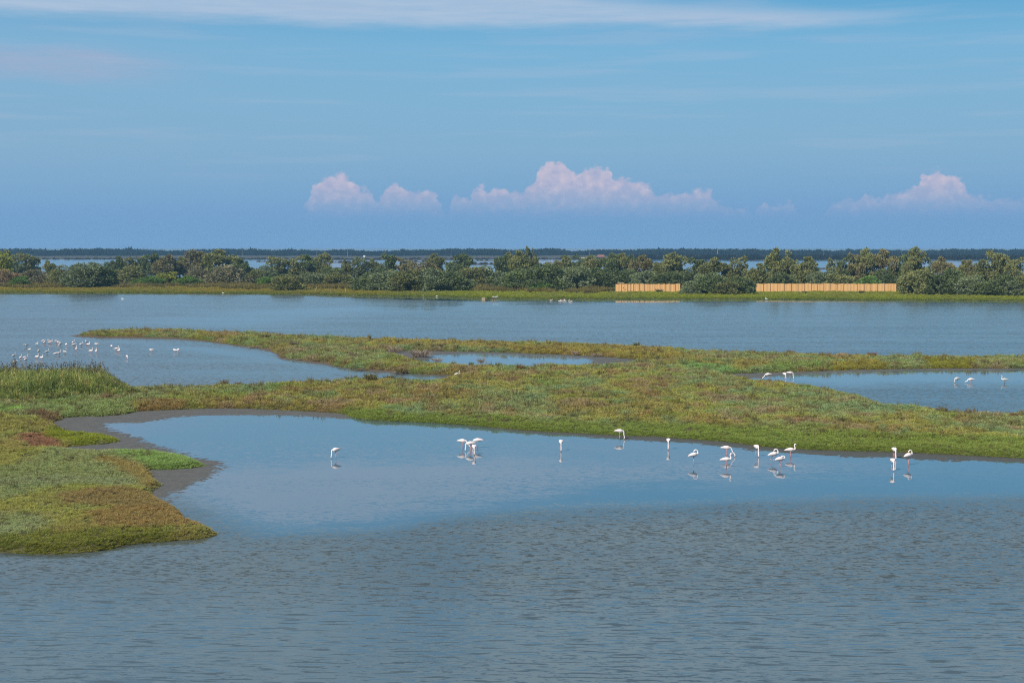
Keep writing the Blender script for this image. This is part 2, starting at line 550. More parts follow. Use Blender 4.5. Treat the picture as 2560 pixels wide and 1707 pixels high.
# ------------------------------------------------------------------ land outlines traced on the photograph, laid on the ground
V1, V2 = 0.30, 0.42          # height of the plants where an outline is a plant silhouette
LAND = ground_poly([
    (-260, 1368), (-60, 1376), (0, 1378), (98, 1384), (196, 1381), (267, 1373), (289, 1364), (387, 1353), (449, 1349), (505, 1345), (527, 1338), (535, 1331, .1),
    (522, 1314, V1), (502, 1304, V1), (474, 1294, V1), (446, 1285, V1), (442, 1275, .15), (424, 1255, V1), (390, 1241, V1), (362, 1229, .1),
    (397, 1213), (396, 1205, .2), (387, 1196, V1), (367, 1178, V1), (355, 1172), (421, 1174), (477, 1170), (508, 1163), (507, 1158, .2), (499, 1151, V1), (449, 1133, V1),
    (379, 1124, V1), (309, 1123, V1), (238, 1130, .2), (157, 1130), (153, 1117), (168, 1116), (252, 1111), (290, 1104), (293, 1096, .2), (289, 1089, V1),
    (252, 1081, V1), (168, 1076, V1), (140, 1067, .2), (112, 1059), (148, 1049), (150, 1043), (280, 1040), (328, 1031), (336, 1028), (421, 1024), (550, 1019),
    (640, 1022), (762, 1027), (871, 1035), (880, 1043), (925, 1050), (1088, 1056), (1186, 1064), (1360, 1079), (1436, 1082), (1498, 1086), (1551, 1089), (1620, 1090),
    (1666, 1093), (1720, 1097), (1826, 1105), (1880, 1112), (1935, 1119), (2021, 1124), (2113, 1127), (2220, 1129), (2320, 1133), (2560, 1145), (2900, 1162),
    (2900, 1036, V2), (2560, 1031, V2), (2461, 1030, V2), (2377, 1025, V2), (2335, 1017, V2), (2279, 1011, V2), (2211, 1009, V2), (2192, 1001, V2), (2151, 986, V2),
    (2105, 976, V2), (2056, 967, V2), (2015, 961, V2), (1974, 955, V2), (1920, 952, V2), (1851, 947, .2), (1790, 941), (1783, 939), (1824, 934), (1920, 931), (2083, 926), (2274, 921.5),
    (2560, 920.5), (2900, 920), (2900, 894, V2), (2560, 892, V2), (2274, 889, V2), (2083, 887, V2), (1920, 881, V2), (1865, 881, V2), (1683, 872, V2), (1579, 865, V2),
    (1443, 859, V2), (1280, 854, V2), (1086, 851, V2), (912, 846, V2), (803, 842, V2), (640, 831, V2), (503, 828, V2), (463, 825, V2), (354, 824, V2), (299, 825, V2),
    (218, 828, V2), (205, 835, .2), (207, 840), (272, 842), (435, 845), (509, 850), (599, 862), (640, 868), (689, 873), (694, 880), (713, 887), (703, 894), (749, 899),
    (825, 906), (825, 912), (912, 924), (994, 929), (1035, 934), (1157, 938), (1172, 942), (1120, 947, .2), (1048, 951, V2), (988, 946, V2), (912, 942, V2), (803, 951, V2),
    (640, 960, V2), (490, 964, V2), (354, 963, V2), (320, 965, .3), (270, 966, .1), (100, 964), (-260, 964)])
LAND = smooth_poly(LAND, 1)
POND = smooth_poly(ground_poly([
    (953, 876), (1086, 877), (1280, 881), (1402, 886), (1525, 892), (1593, 898), (1700, 904), (1593, 905, .3), (1538, 909, .4), (1443, 913, .5), (1280, 914, .5),
    (1102, 908, .5), (1064, 902, .5), (1007, 893, .4), (953, 883)]), 1)
POND_WATER = smooth_poly(ground_poly([
    (1076, 887), (1180, 884), (1280, 885.5), (1420, 890), (1490, 898), (1470, 912), (1430, 925), (1280, 928), (1102, 918), (1064, 905), (1052, 899), (1090, 896)]), 1)


def land_sdf(x, y):
    wob = (fbm(x * 0.9, y * 0.9, 3, 3) - 0.5) * 0.62 + (fbm(x * 0.22, y * 0.22, 2, 5) - 0.5) * 0.8
    d = sdf(LAND, x, y)
    near = (np.abs(x) < 50) & (y > 140) & (y < 200)
    if near.any():
        dp = np.full(x.shape, -99.0)
        dp[near] = sdf(POND, x[near], y[near])
        d = np.minimum(d, -dp)
    return d + wob * sstep(y, 60, 150)


def land_h(x, y, d):
    cush = np.sqrt(1 - (1 - np.clip(d / 0.8, 0, 1)) ** 2)
    lump = (fbm(x * 0.85, y * 0.85, 3, 11) - 0.35) * 0.62 + (fbm(x * 0.2, y * 0.2, 2, 13) - 0.4) * 0.22
    calm = sstep(y, 78, 100)                       # low smooth cushions near the camera, rough scrub beyond
    h = 0.04 + cush * (0.30 - 0.14 * calm + lump * (0.25 + 0.75 * calm) * sstep(d, 0.2, 1.6))
    return np.where(d > 0, h, 0.04 + d * 0.35)


RES = 0.4
xs = np.arange(-112, 112, RES)
ys = np.arange(56, 240, RES)
GX, GY = np.meshgrid(xs, ys)
vis = np.abs(GX) < GY * 0.47 + 8
D = np.full(GX.shape, -9.0)
D[vis] = land_sdf(GX[vis], GY[vis])
LH = np.where(D > -1.2, land_h(GX, GY, D), -0.5)
me = grid_mesh('marsh_ground', xs, ys, LH, (D > -0.6) & vis, M_SOIL)
link('marsh_ground', me, kind='structure', label='low green salt marsh tongues reaching into the lagoon', category='ground')


def bilinear(Zg, x, y):
    fx, fy = (x - xs[0]) / RES, (y - ys[0]) / RES
    i, j = np.clip(fx.astype(int), 0, len(xs) - 2), np.clip(fy.astype(int), 0, len(ys) - 2)
    a, b = fx - i, fy - j
    return (Zg[j, i] * (1 - a) + Zg[j, i + 1] * a) * (1 - b) + (Zg[j + 1, i] * (1 - a) + Zg[j + 1, i + 1] * a) * b


# mud flats
MUDS = {
    'bay': [(871, 1046), (800, 1042), (700, 1038), (600, 1037), (491, 1039), (435, 1045), (351, 1056), (269, 1058), (250, 1067), (290, 1075), (330, 1089), (385, 1113), (440, 1128),
            (513, 1148), (555, 1157), (556, 1172), (525, 1192), (470, 1220), (436, 1240), (428, 1258), (380, 1262), (320, 1230), (360, 1205), (340, 1180), (280, 1150),
            (140, 1142), (90, 1112), (200, 1092), (80, 1058), (180, 1030), (400, 1010), (550, 1004), (762, 1012), (890, 1030)],
    'front': [(1120, 1061), (1250, 1074), (1360, 1086), (1436, 1089), (1500, 1095), (1590, 1100), (1650, 1106), (1720, 1107), (1758, 1111), (1850, 1121), (1935, 1130), (2010, 1135),
              (2113, 1141), (2220, 1144), (2320, 1149), (2560, 1157), (2900, 1172), (2900, 1140), (2560, 1132), (2320, 1120), (2010, 1110), (1720, 1082), (1360, 1065), (1120, 1046)],
    'lagoon': [(1775, 941), (1824, 932), (1920, 929), (2083, 924), (2274, 919), (2560, 918), (2900, 918), (2900, 924), (2560, 924.5), (2274, 926), (2083, 931), (1960, 938), (1900, 944), (1850, 949)],
    'arm': [(172, 839), (207, 843.5), (272, 845.5), (435, 848.5), (509, 853), (599, 866), (650, 873), (690, 884), (696, 897), (760, 903), (830, 915), (915, 927), (1000, 933), (1100, 939), (1160, 941),
            (1157, 928), (1000, 918), (830, 896), (740, 884), (700, 870), (600, 852), (509, 842), (207, 836)],
}


def mud_sheet(polys, holes, x0, x1, y0, y1, res, mat, label, z0=0.028):
    mx, my = np.arange(x0, x1, res), np.arange(y0, y1, res)
    X, Y = np.meshgrid(mx, my)
    d = np.full(X.shape, -99.0)
    for p in polys:
        d = np.maximum(d, sdf(p, X, Y))
    for hpoly in holes:
        d = np.minimum(d, -sdf(hpoly, X, Y))
    nz = (fbm(X * 0.6, Y * 1.1, 5, 31) - 0.5) * 1.1 + (vnoise(X * 1.3, Y * 4.0, 35) - 0.5) * 0.9 + (rng.random(X.shape) - 0.5) * 1.2
    h = np.clip((d + nz * 0.9) * 0.05, -0.12, z0) + (fbm(X * 1.6, Y * 1.6, 3, 41) - 0.5) * 0.03 - 0.004
    me = grid_mesh('mudflat', mx, my, h, (d > -2.5) & (h > -0.05), mat)
    return link('mudflat', me, kind='structure', label=label, category='mud')


mud_sheet([ground_poly(MUDS['bay'])], [], -38, -6, 68, 120, 0.16, M_MUD, 'grey mud flat curving round the head of the calm bay')
mud_sheet([ground_poly(MUDS['front'])], [], -6, 48, 80, 112, 0.2, M_WETMUD, 'narrow grey mud strip below the bright green bank')
mud_sheet([POND + 0.0], [POND_WATER], -18, 24, 150, 192, 0.25, M_MUD, 'grey mud round the small pond with dead brush')
mud_sheet([ground_poly(MUDS['lagoon'])], [], 18, 80, 134, 166, 0.25, M_MUD, 'dark wet mud edging the right hand lagoon')
mud_sheet([ground_poly(MUDS['arm'])], [], -75, -4, 138, 222, 0.3, M_SHOREMUD, 'brown mud shore under the long narrow arm', 0.10)

# far bank with the tree belt
BANK_FRONT = [(-320, 731), (0, 732), (163, 732.5), (354, 733), (640, 735), (803, 737), (939, 739), (994, 741), (1130, 743), (1180, 745), (1251, 746), (1358, 747.5), (1579, 748),
              (1920, 748), (2138, 750), (2560, 752.5), (2900, 755)]
BANK = ground_poly(BANK_FRONT + [(2900, 700), (2300, 697), (1700, 699), (1280, 696), (700, 694), (-320, 692)])


def bank_h(x, y, d):
    return np.where(d > 0, 0.05 + 0.55 * (1 - np.exp(-d / 7.0)) + 0.35 * (fbm(x * 0.06, y * 0.06, 3, 51) - 0.4) * sstep(d, 2, 14), 0.05 + d * 0.2)


bx = np.arange(-240, 240, 1.6)
by = np.arange(330, 700, 1.6)
X, Y = np.meshgrid(bx, by)
db = sdf(BANK, X, Y) + (fbm(X * 0.12, Y * 0.05, 3, 61) - 0.5) * 5.0
me = grid_mesh('far_bank', bx, by, np.clip(bank_h(X, Y, db), -0.4, 3), db > -3.0, M_BANKSOIL)
link('far_bank', me, kind='structure', label='low grassy bank across the water under the tree belt', category='ground')


def bank_z(x, y):
    X_, Y_ = np.array([[x]]), np.array([[y]])
    d = sdf(BANK, X_, Y_) + (fbm(X_ * 0.12, Y_ * 0.05, 3, 61) - 0.5) * 5.0
    return float(max(0.0, bank_h(X_, Y_, d)[0, 0]))


# far shore and low islets behind the belt
def strip(name, label, pts_front, depth, h, seed, kind='structure'):
    f = ground_poly(pts_front)
    n_ = 60
    t = np.linspace(0, 1, n_)
    k = np.linspace(0, 1, len(f))
    fx, fy = np.interp(t, k, f[:, 0]), np.interp(t, k, f[:, 1])
    rows = [(0.0, -0.4), (0.08, 0.35), (0.35, 1.0), (0.7, 0.9), (1.0, -0.4)]
    vs, fs = [], []
    for i in range(n_):
        taper = min(1.0, min(i, n_ - 1 - i) / 5.0 + 0.05)
        wob = float(vnoise(np.array([i * 0.7 + seed]), np.array([seed * 1.3]), seed)[0])
        for (a, hz) in rows:
            vs.append((fx[i], fy[i] + depth * (a - 0.3 * (1 - taper)) * (0.5 + 0.5 * taper), hz * h * (0.5 + wob) * taper if hz > 0 else hz))
    for i in range(n_ - 1):
        for j in range(len(rows) - 1):
            a = i * len(rows) + j
            fs.append((a, a + len(rows), a + len(rows) + 1, a + 1))
    me = mesh_from(name, vs, fs, M_FARSOIL, True)
    return link(name, me, kind=kind, label=label, category='land')


strip('far_shore', 'low brown far shore of the lagoon in front of the dark wood', [(-500, 650), (600, 650.5), (1300, 651), (2000, 652), (3100, 652.5)], 2600, 1.6, 3)
ISLETS = [([(600, 649.5), (900, 650.2), (1180, 651.2)], 60), ([(820, 657), (860, 657.6), (890, 657.4)], 14), ([(1010, 655.2), (1060, 655.5), (1075, 655.3)], 14),
          ([(1085, 661), (1180, 662), (1260, 661.5)], 26), ([(640, 655.0), (680, 655.2), (700, 655)], 10), ([(2028, 673), (2050, 674), (2075, 673)], 16),
          ([(2032, 663.2), (2040, 663.4), (2047, 663.2)], 8), ([(1620, 660), (1660, 661), (1690, 660)], 18), ([(1180, 652.4), (1245, 653), (1300, 652.6)], 20)]
for k, (pp, dep) in enumerate(ISLETS):
    strip('islet', 'thin low islet in the pale lagoon beyond the trees', pp, dep, 0.7, 10 + k)

# ------------------------------------------------------------------ water sheet
CALM = [
    (ground_poly([(380, 1215), (430, 1262), (520, 1300), (640, 1348), (925, 1335), (1197, 1297), (1524, 1270), (1850, 1258), (2177, 1253), (2560, 1242), (3000, 1230), (3000, 1100), (2000, 1080),
                  (1200, 1030), (600, 990), (100, 1010), (60, 1080)]), 0.042, 3.0, 0.012),
    (POND_WATER, 0.04, 3.0, 0.0),
    (ground_poly([(1750, 940), (2560, 905), (3000, 905), (3000, 960), (2560, 961), (2250, 961), (2120, 968), (2000, 960)]), 0.06, 5.0, 0.0),
    (ground_poly([(-500, 700), (-500, 735), (640, 738), (1130, 753), (1360, 754), (1580, 757), (1640, 758), (1800, 753.5), (2560, 758), (3000, 761), (3000, 700)]), 0.05, 6.0, 0.0),
    (ground_poly([(330, 802), (700, 772), (1100, 757), (1350, 760), (900, 785), (640, 826), (400, 815)]), 0.50, 12.0, 0.05),
    (ground_poly([(150, 841), (640, 878), (830, 925), (1100, 945), (900, 938), (600, 895), (300, 855)]), 0.35, 4.0, 0.05),
    (ground_poly([(-900, 700), (3400, 700), (3400, 640), (-900, 640)]), 0.55, 30.0, 0.0),
]


def axis(spec):
    out = []
    for a, b, s in spec:
        out += list(np.arange(a, b, s))
    return np.array(out)


wx = axis([(0, 75, 1.2), (75, 170, 3), (170, 500, 12), (500, 2000, 100), (2000, 20000, 2000), (20000, 80001, 20000)])
wx = np.concatenate([-wx[:0:-1], wx])
wy = axis([(-80000, -2000, 13000), (-2000, 0, 250), (0, 36, 4), (36, 260, 1.1), (260, 440, 2.5), (440, 800, 10), (800, 3000, 100), (3000, 20000, 2000), (20000, 80001, 20000)])
WX, WY = np.meshgrid(wx, wy)
RUF = np.ones(WX.shape)
SW = np.ones(WX.shape) * 0.25
okm = (WY > 30) & (WY < 2500) & (np.abs(WX) < WY * 0.5 + 30)
qx, qy = WX[okm], WY[okm]
r = np.full(qx.shape, 1.0)
s = np.full(qx.shape, 0.28)
wob = (fbm(qx * 0.12, qy * 0.10, 3, 71) - 0.5) * 7
for poly, a, soft, sw in CALM:
    far_z = poly[:, 1].min() > 250
    d = sdf(poly, qx, qy) + wob * (0.35 if soft < 6 else 1.0)
    k = sstep(d, -soft, soft)
    r = r * (1 - k) + a * k
    s = s * (1 - k) + sw * k
# the nearest reach is smoother with longer wavelets
k = sstep(qy + wob * 0.6, 62, 50)
r = r * (1 - k) + 0.40 * k
s = s * (1 - k) + 0.80 * k
# inlet and left lagoon
k = sstep(qy, 230, 300)
r = r * (1 - 0.15 * k)
RUF[okm], SW[okm] = r, s
me = grid_mesh('water', wx, wy, np.zeros(WX.shape), np.ones(WX.shape, bool), M_WATER, False, {'ruffle': RUF, 'swell': SW})
link('water', me, kind='structure', label='blue lagoon water, calm in the bay and wind ruffled elsewhere', category='water')


# ------------------------------------------------------------------ scattered plants (geometry nodes on measured points)
def scatter_object(name, pts, rot, scl, col, kinds, protos, label, cat):
    me = bpy.data.meshes.new(name)
    me.vertices.add(len(pts))
    me.vertices.foreach_set('co', np.asarray(pts, np.float32).ravel())
    for an, typ, v in (('rot', 'FLOAT_VECTOR', rot), ('scl', 'FLOAT_VECTOR', scl), ('col', 'FLOAT_COLOR', np.c_[col, np.ones(len(col))])):
        a = me.attributes.new(an, typ, 'POINT')
        a.data.foreach_set('color' if typ == 'FLOAT_COLOR' else 'vector', np.asarray(v, np.float32).ravel())
    a = me.attributes.new('kind', 'INT', 'POINT')
    a.data.foreach_set('value', np.asarray(kinds, np.int32))
    o = link(name, me, kind='stuff', label=label, category=cat)
    ng = bpy.data.node_groups.new(name + '_scatter', 'GeometryNodeTree')
    ng.interface.new_socket('Geometry', in_out='INPUT', socket_type='NodeSocketGeometry')
    ng.interface.new_socket('Geometry', in_out='OUTPUT', socket_type='NodeSocketGeometry')
    nd = ng.nodes
    gi, go = nd.new('NodeGroupInput'), nd.new('NodeGroupOutput')
    join = nd.new('GeometryNodeJoinGeometry')

    def named(nm, t):
        q = nd.new('GeometryNodeInputNamedAttribute')
        q.data_type = t
        q.inputs['Name'].default_value = nm
        return q.outputs['Attribute']
    ra, sa, ka = named('rot', 'FLOAT_VECTOR'), named('scl', 'FLOAT_VECTOR'), named('kind', 'INT')
    for k, p in enumerate(protos):
        oi = nd.new('GeometryNodeObjectInfo')
        oi.inputs['Object'].default_value = p
        cmp_ = nd.new('FunctionNodeCompare')
        cmp_.data_type = 'INT'
        cmp_.operation = 'EQUAL'
        ng.links.new(ka, cmp_.inputs[2])
        cmp_.inputs[3].default_value = k
        ip = nd.new('GeometryNodeInstanceOnPoints')
        ng.links.new(gi.outputs[0], ip.inputs['Points'])
        ng.links.new(cmp_.outputs[0], ip.inputs['Selection'])
        ng.links.new(oi.outputs['Geometry'], ip.inputs['Instance'])
        ng.links.new(ra, ip.inputs['Rotation'])
        ng.links.new(sa, ip.inputs['Scale'])
        ng.links.new(ip.outputs[0], join.inputs[0])
    ng.links.new(join.outputs[0], go.inputs[0])
    md = o.modifiers.new('scatter', 'NODES')
    md.node_group = ng
    return o


def proto(name, verts, faces, mat):
    return bpy.data.objects.new(name, mesh_from(name, verts, faces, mat))     # never linked: only a shape for scattering


def blade_tuft(nb, h0, h1, spread, width, r=None, curl=0.35):
    r = r or random
    vs, fs = [], []
    for _ in range(nb):
        a = r.uniform(0, 2 * math.pi)
        rad = math.sqrt(r.random()) * spread * 0.55
        bx_, by_ = rad * math.cos(a), rad * math.sin(a)
        h = r.uniform(h0, h1)
        b = a + r.uniform(-0.7, 0.7)
        lean = (0.25 + 0.75 * rad / spread) * spread * r.uniform(0.5, 1.2)
        tx, ty = bx_ + lean * math.cos(b), by_ + lean * math.sin(b)
        wa = r.uniform(0, math.pi)
        wx_, wy_ = width * math.cos(wa), width * math.sin(wa)
        mx_, my_, mz = bx_ + (tx - bx_) * curl, by_ + (ty - by_) * curl, h * 0.62
        i = len(vs)
        vs += [(bx_ - wx_ * .5, by_ - wy_ * .5, -0.05), (bx_ + wx_ * .5, by_ + wy_ * .5, -0.05), (mx_ + wx_, my_ + wy_, mz), (mx_ - wx_, my_ - wy_, mz), (tx, ty, h)]
        fs += [(i, i + 1, i + 2, i + 3), (i + 3, i + 2, i + 4)]
    return vs, fs


def leaf_ball(nl, rx, rz, size, z0=0.0, r=None):
    r = r or random
    vs, fs = [], []
    for _ in range(nl):
        u, a = r.uniform(-0.15, 1), r.uniform(0, 2 * math.pi)
        k = r.uniform(0.55, 1.0)
        q = math.sqrt(max(0, 1 - u * u))
        cx, cy, cz = k * rx * q * math.cos(a), k * rx * q * math.sin(a), z0 + k * rz * u
        d = Vector((r.gauss(0, 1) + q * math.cos(a), r.gauss(0, 1) + q * math.sin(a), r.gauss(0, 1) + 1.0)).normalized()
        t = d.cross(Vector((r.gauss(0, 1), r.gauss(0, 1), r.gauss(0, 1)))).normalized()
        s_ = size * r.uniform(0.6, 1.3)
        i = len(vs)
        c = Vector((cx, cy, cz))
        vs += [tuple(c - t * s_ * .5), tuple(c + t * s_ * .5), tuple(c + d * s_ * 1.6)]
        fs += [(i, i + 1, i + 2)]
    return vs, fs


R = random.Random(3)
T_CUSH = [proto('cushion_tuft', *blade_tuft(60, 0.30, 0.55, 0.70, 0.024, R), M_TUFT) for _ in range(2)]
T_BUSH = [proto('bush_tuft', *leaf_ball(110, 0.58, 0.55, 0.12, 0.05, R), M_TUFT) for _ in range(2)]
T_STALK = [proto('stalk_tuft', *blade_tuft(22, 0.5, 1.15, 0.42, 0.028, R, 0.5), M_TUFT)]
PROT = T_CUSH + T_BUSH + T_STALK

# --- colours of the salt-marsh plants
PAL = np.array([
    (0.155, 0.165, 0.050),   # 0 yellow green
    (0.130, 0.155, 0.072),   # 1 sage
    (0.100, 0.136, 0.034),   # 2 bright green
    (0.140, 0.120, 0.046),   # 3 olive brown
    (0.150, 0.102, 0.055),   # 4 red brown
    (0.090, 0.148, 0.080),   # 5 blue green
    (0.150, 0.118, 0.088),   # 6 dry grey brown
    (0.080, 0.078, 0.032)]) * np.array((2.85, 2.60, 2.30))  # 7 dark olive
G = lambda *p: ground_poly(p)
# patches of one kind of plant, outlined on the ground: polygon, colour, strength
PATCH = [
    (G((150, 1049), (148, 1036), (95, 1030), (60, 1036), (70, 1050), (112, 1060)), (0.115, 0.076, 0.054), 0.9),
    (G((158, 1118), (140, 1104), (90, 1094), (42, 1098), (50, 1115), (100, 1132), (150, 1128)), (0.150, 0.080, 0.062), 0.95),
    (G((296, 1100), (280, 1085), (200, 1075), (130, 1072), (110, 1090), (140, 1108), (200, 1118), (290, 1108)), (0.125, 0.140, 0.024), 0.95),
    (G((512, 1160), (490, 1145), (400, 1124), (300, 1122), (250, 1134), (300, 1150), (350, 1172), (440, 1178)), (0.125, 0.178, 0.068), 0.9),
    (G((0, 1040), (60, 1036), (70, 1024), (330, 1010), (338, 1030), (280, 1044), (150, 1046), (60, 1040)), (0.125, 0.160, 0.075), 0.8),
    (G((0, 1050), (66, 1038), (40, 1028), (-80, 1030), (-80, 1052)), (0.130, 0.190, 0.066), 0.9),
    (G((400, 1218), (392, 1196), (366, 1176), (300, 1160), (250, 1158), (260, 1172), (330, 1200), (350, 1228), (370, 1228)), (0.160, 0.118, 0.054), 0.8),
    (G((448, 1282), (430, 1255), (380, 1238), (300, 1234), (180, 1246), (120, 1262), (220, 1282), (330, 1290), (440, 1296)), (0.140, 0.102, 0.056), 0.85),
    (G((530, 1325), (500, 1304), (440, 1288), (300, 1284), (220, 1300), (240, 1330), (340, 1336), (470, 1330)), (0.158, 0.110, 0.055), 0.85),
    (G((-80, 1400), (280, 1378), (420, 1358), (420, 1338), (240, 1345), (0, 1356), (-80, 1358)), (0.098, 0.105, 0.028), 0.85),
    (G((-60, 1362), (60, 1352), (125, 1330), (90, 1316), (20, 1326), (-60, 1340)), (0.150, 0.170, 0.105), 0.8),
    (G((-60, 1230), (40, 1232), (160, 1228), (340, 1228), (330, 1210), (140, 1208), (-60, 1212)), (0.140, 0.155, 0.100), 0.75),
    (G((340, 1030), (420, 1026), (480, 1022), (470, 1012), (400, 1012), (340, 1020)), (0.140, 0.098, 0.050), 0.75),
    (G((480, 1022), (560, 1020), (560, 1010), (480, 1010)), (0.145, 0.115, 0.050), 0.6),
    (G((1280, 884), (1700, 903), (1700, 884), (1500, 872), (1280, 868)), (0.165, 0.130, 0.040), 0.6),
    (G((920, 868), (1280, 880), (1280, 866), (950, 856)), (0.185, 0.140, 0.045), 0.55),
    (G((2080, 928), (2210, 924), (2190, 912), (2080, 914)), (0.150, 0.130, 0.030), 0.8),
    (G((2320, 922), (2430, 922), (2430, 908), (2320, 908)), (0.130, 0.125, 0.020), 0.85),
    (G((1690, 925), (1780, 938), (1840, 934), (1800, 920), (1700, 915)), (0.095, 0.165, 0.070), 0.8),
    (G((1920, 930), (2070, 926), (2050, 912), (1930, 914)), (0.100, 0.150, 0.055), 0.7),
]
FRONT_EDGE = ground_poly([(880, 1042), (925, 1050), (1088, 1056), (1186, 1064), (1360, 1079), (1498, 1086), (1620, 1090), (1720, 1097), (1826, 1105), (1935, 1119), (2021, 1124), (2220, 1129), (2560, 1145), (2900, 1162)])


def dist_line(line, x, y):
    d2 = np.full(x.shape, 1e18)
    for a, b in zip(line[:-1], line[1:]):
        e = b - a
        wx_, wy_ = x - a[0], y - a[1]
        t = np.clip((wx_ * e[0] + wy_ * e[1]) / (e @ e), 0, 1)
        d2 = np.minimum(d2, (wx_ - t * e[0]) ** 2 + (wy_ - t * e[1]) ** 2)
    return np.sqrt(d2)


def marsh_colours(x, y, d):
    n_ = len(x)
    a = fbm(x * 0.16, y * 0.11, 3, 81)
    b = fbm(x * 0.42, y * 0.30, 3, 83)
    c = fbm(x * 0.95, y * 0.70, 3, 85)
    near = sstep(y, 125, 100)
    col = np.tile(PAL[0], (n_, 1))

    def over(w, k):
        nonlocal col
        w = np.clip(w, 0, 1)[:, None]
        col = col * (1 - w) + (PAL[k] if np.isscalar(k) else k) * w
    over(sstep(a, 0.44, 0.60), 1)
    fg = sstep(y, 112, 104) * sstep(x, 2, -4)            # the smooth foreground tongues keep broad even patches
    w = 1 - 0.75 * fg
    over(sstep(a, 0.44, 0.34) * 0.6, 3)
    over(sstep(b, 0.55, 0.68) * 0.6 * w, 5)
    over(sstep(b, 0.42, 0.30) * 0.65 * w, 6)
    over(sstep(c, 0.60, 0.70) * 0.45 * w, 3)
    over(sstep(c, 0.36, 0.26) * 0.55 * w, 7)
    over(sstep(fbm(x * 0.3, y * 0.25, 3, 87), 0.62, 0.72) * 0.5 * w, 2)
    over(sstep(fbm(x * 0.5, y * 0.3, 3, 89), 0.66, 0.74) * 0.5 * w, 4)
    # bright succulent fringe along the front bank
    fe = dist_line(FRONT_EDGE, x, y) + (b - 0.5) * 3.0
    wfr = 2.2 + 4.0 * sstep(x, -5, 25)
    over(sstep(fe, wfr + 1.5, wfr - 1.0) * 0.92, 2)
    for poly, cc, st in PATCH:
        lo, hi2 = poly.min(0) - 1, poly.max(0) + 1
        s_ = (x > lo[0]) & (x < hi2[0]) & (y > lo[1]) & (y < hi2[1])
        if s_.any():
            w = np.zeros(n_)
            w[s_] = sstep(sdf(poly, x[s_], y[s_]) + (c[s_] - 0.5) * 1.4, -0.45, 0.45) * st
            over(w, np.array(cc) * np.array((2.65, 2.6, 2.0)))
    col *= rng.uniform(0.87, 1.13, (n_, 1)) * rng.uniform(0.96, 1.04, (n_, 3))
    return col


def sample_land(y0, y1, dens, x_lim=0.455):
    xm = y1 * x_lim + 4
    n_ = int(dens * (y1 - y0) * 2 * xm)
    x = rng.uniform(-xm, xm, n_)
    y = rng.uniform(y0, y1, n_)
    k = np.abs(x) < y * x_lim + 4
    x, y = x[k], y[k]
    d = bilinear(D, x, y)
    k = d > -0.14
    return x[k], y[k], d[k]


REED_AREA = G((-200, 1016), (60, 1014), (170, 1008), (300, 1000), (355, 990), (340, 974), (300, 968), (100, 966), (-200, 966))
px_, rr_, ss_, cc_, kk_ = [], [], [], [], []
for (y0, y1, dens, smin, smax) in ((56, 80, 34, 0.20, 0.34), (80, 104, 22, 0.26, 0.42), (104, 140, 13, 0.32, 0.54), (140, 232, 8.0, 0.38, 0.66)):
    x, y, d = sample_land(y0, y1, dens)
    z = bilinear(LH, x, y)
    inreed = sdf(REED_AREA, x, y) > 0.3
    x, y, d, z = x[~inreed], y[~inreed], d[~inreed], z[~inreed]
    # the steep rims of the cushions carry more plants than their plan shows
    xe, ye, de = sample_land(y0, y1, dens * 2.5)
    ke = (de < 0.45) & ~(sdf(REED_AREA, xe, ye) > 0.3)
    x, y, d = np.r_[x, xe[ke]], np.r_[y, ye[ke]], np.r_[d, de[ke]]
    z = bilinear(LH, x, y)
    n_ = len(x)
    col = marsh_colours(x, y, d)
    rough = fbm(x * 0.6, y * 0.5, 3, 91)
    fe = dist_line(FRONT_EDGE, x, y)
    smoothz = (y < 98) & (x < 0) | (fe < 3.5)
    kind = rng.choice([0, 1], n_)
    bush = rng.random(n_) < np.where(smoothz, 0.12, 0.25 + 0.35 * (rough > 0.5))
    kind = np.where(bush, rng.choice([2, 3], n_), kind)
    sprig = fbm(x * 0.8, y * 0.6, 3, 93)
    stalk = (rng.random(n_) < np.where(fe < 3.5, 0.004, np.where(smoothz, 0.11 * (sprig > 0.66) * (d > 1.2), 0.025 + 0.17 * (sprig > 0.60))))
    kind = np.where(stalk, 4, kind)
    s_ = rng.uniform(smin, smax, n_) * np.where(smoothz, 0.85, 0.8 + 0.55 * rough)
    edge = sstep(d, 0.0, 0.5)
    sc_ = np.stack([s_, s_, s_ * rng.uniform(0.75, 1.2, n_) * (0.65 + 0.35 * edge)], axis=1)
    col[stalk] = col[stalk] * 0.35 + np.array((0.165, 0.120, 0.062)) * 0.65
    sc_[stalk] *= np.array((1.2, 1.2, 1.1))
    px_.append(np.stack([x, y, z - 0.02], axis=1))
    rr_.append(np.stack([rng.normal(0, 0.15, n_), rng.normal(0, 0.15, n_), rng.uniform(0, 6.28, n_)], axis=1))
    ss_.append(sc_)
    cc_.append(col)
    kk_.append(kind)
scatter_object('ground_cover', np.concatenate(px_), np.concatenate(rr_), np.concatenate(ss_), np.concatenate(cc_), np.concatenate(kk_), PROT,
               'low mixed green and brown glasswort covering the marsh', 'ground cover')

# reeds on the left
R = random.Random(5)


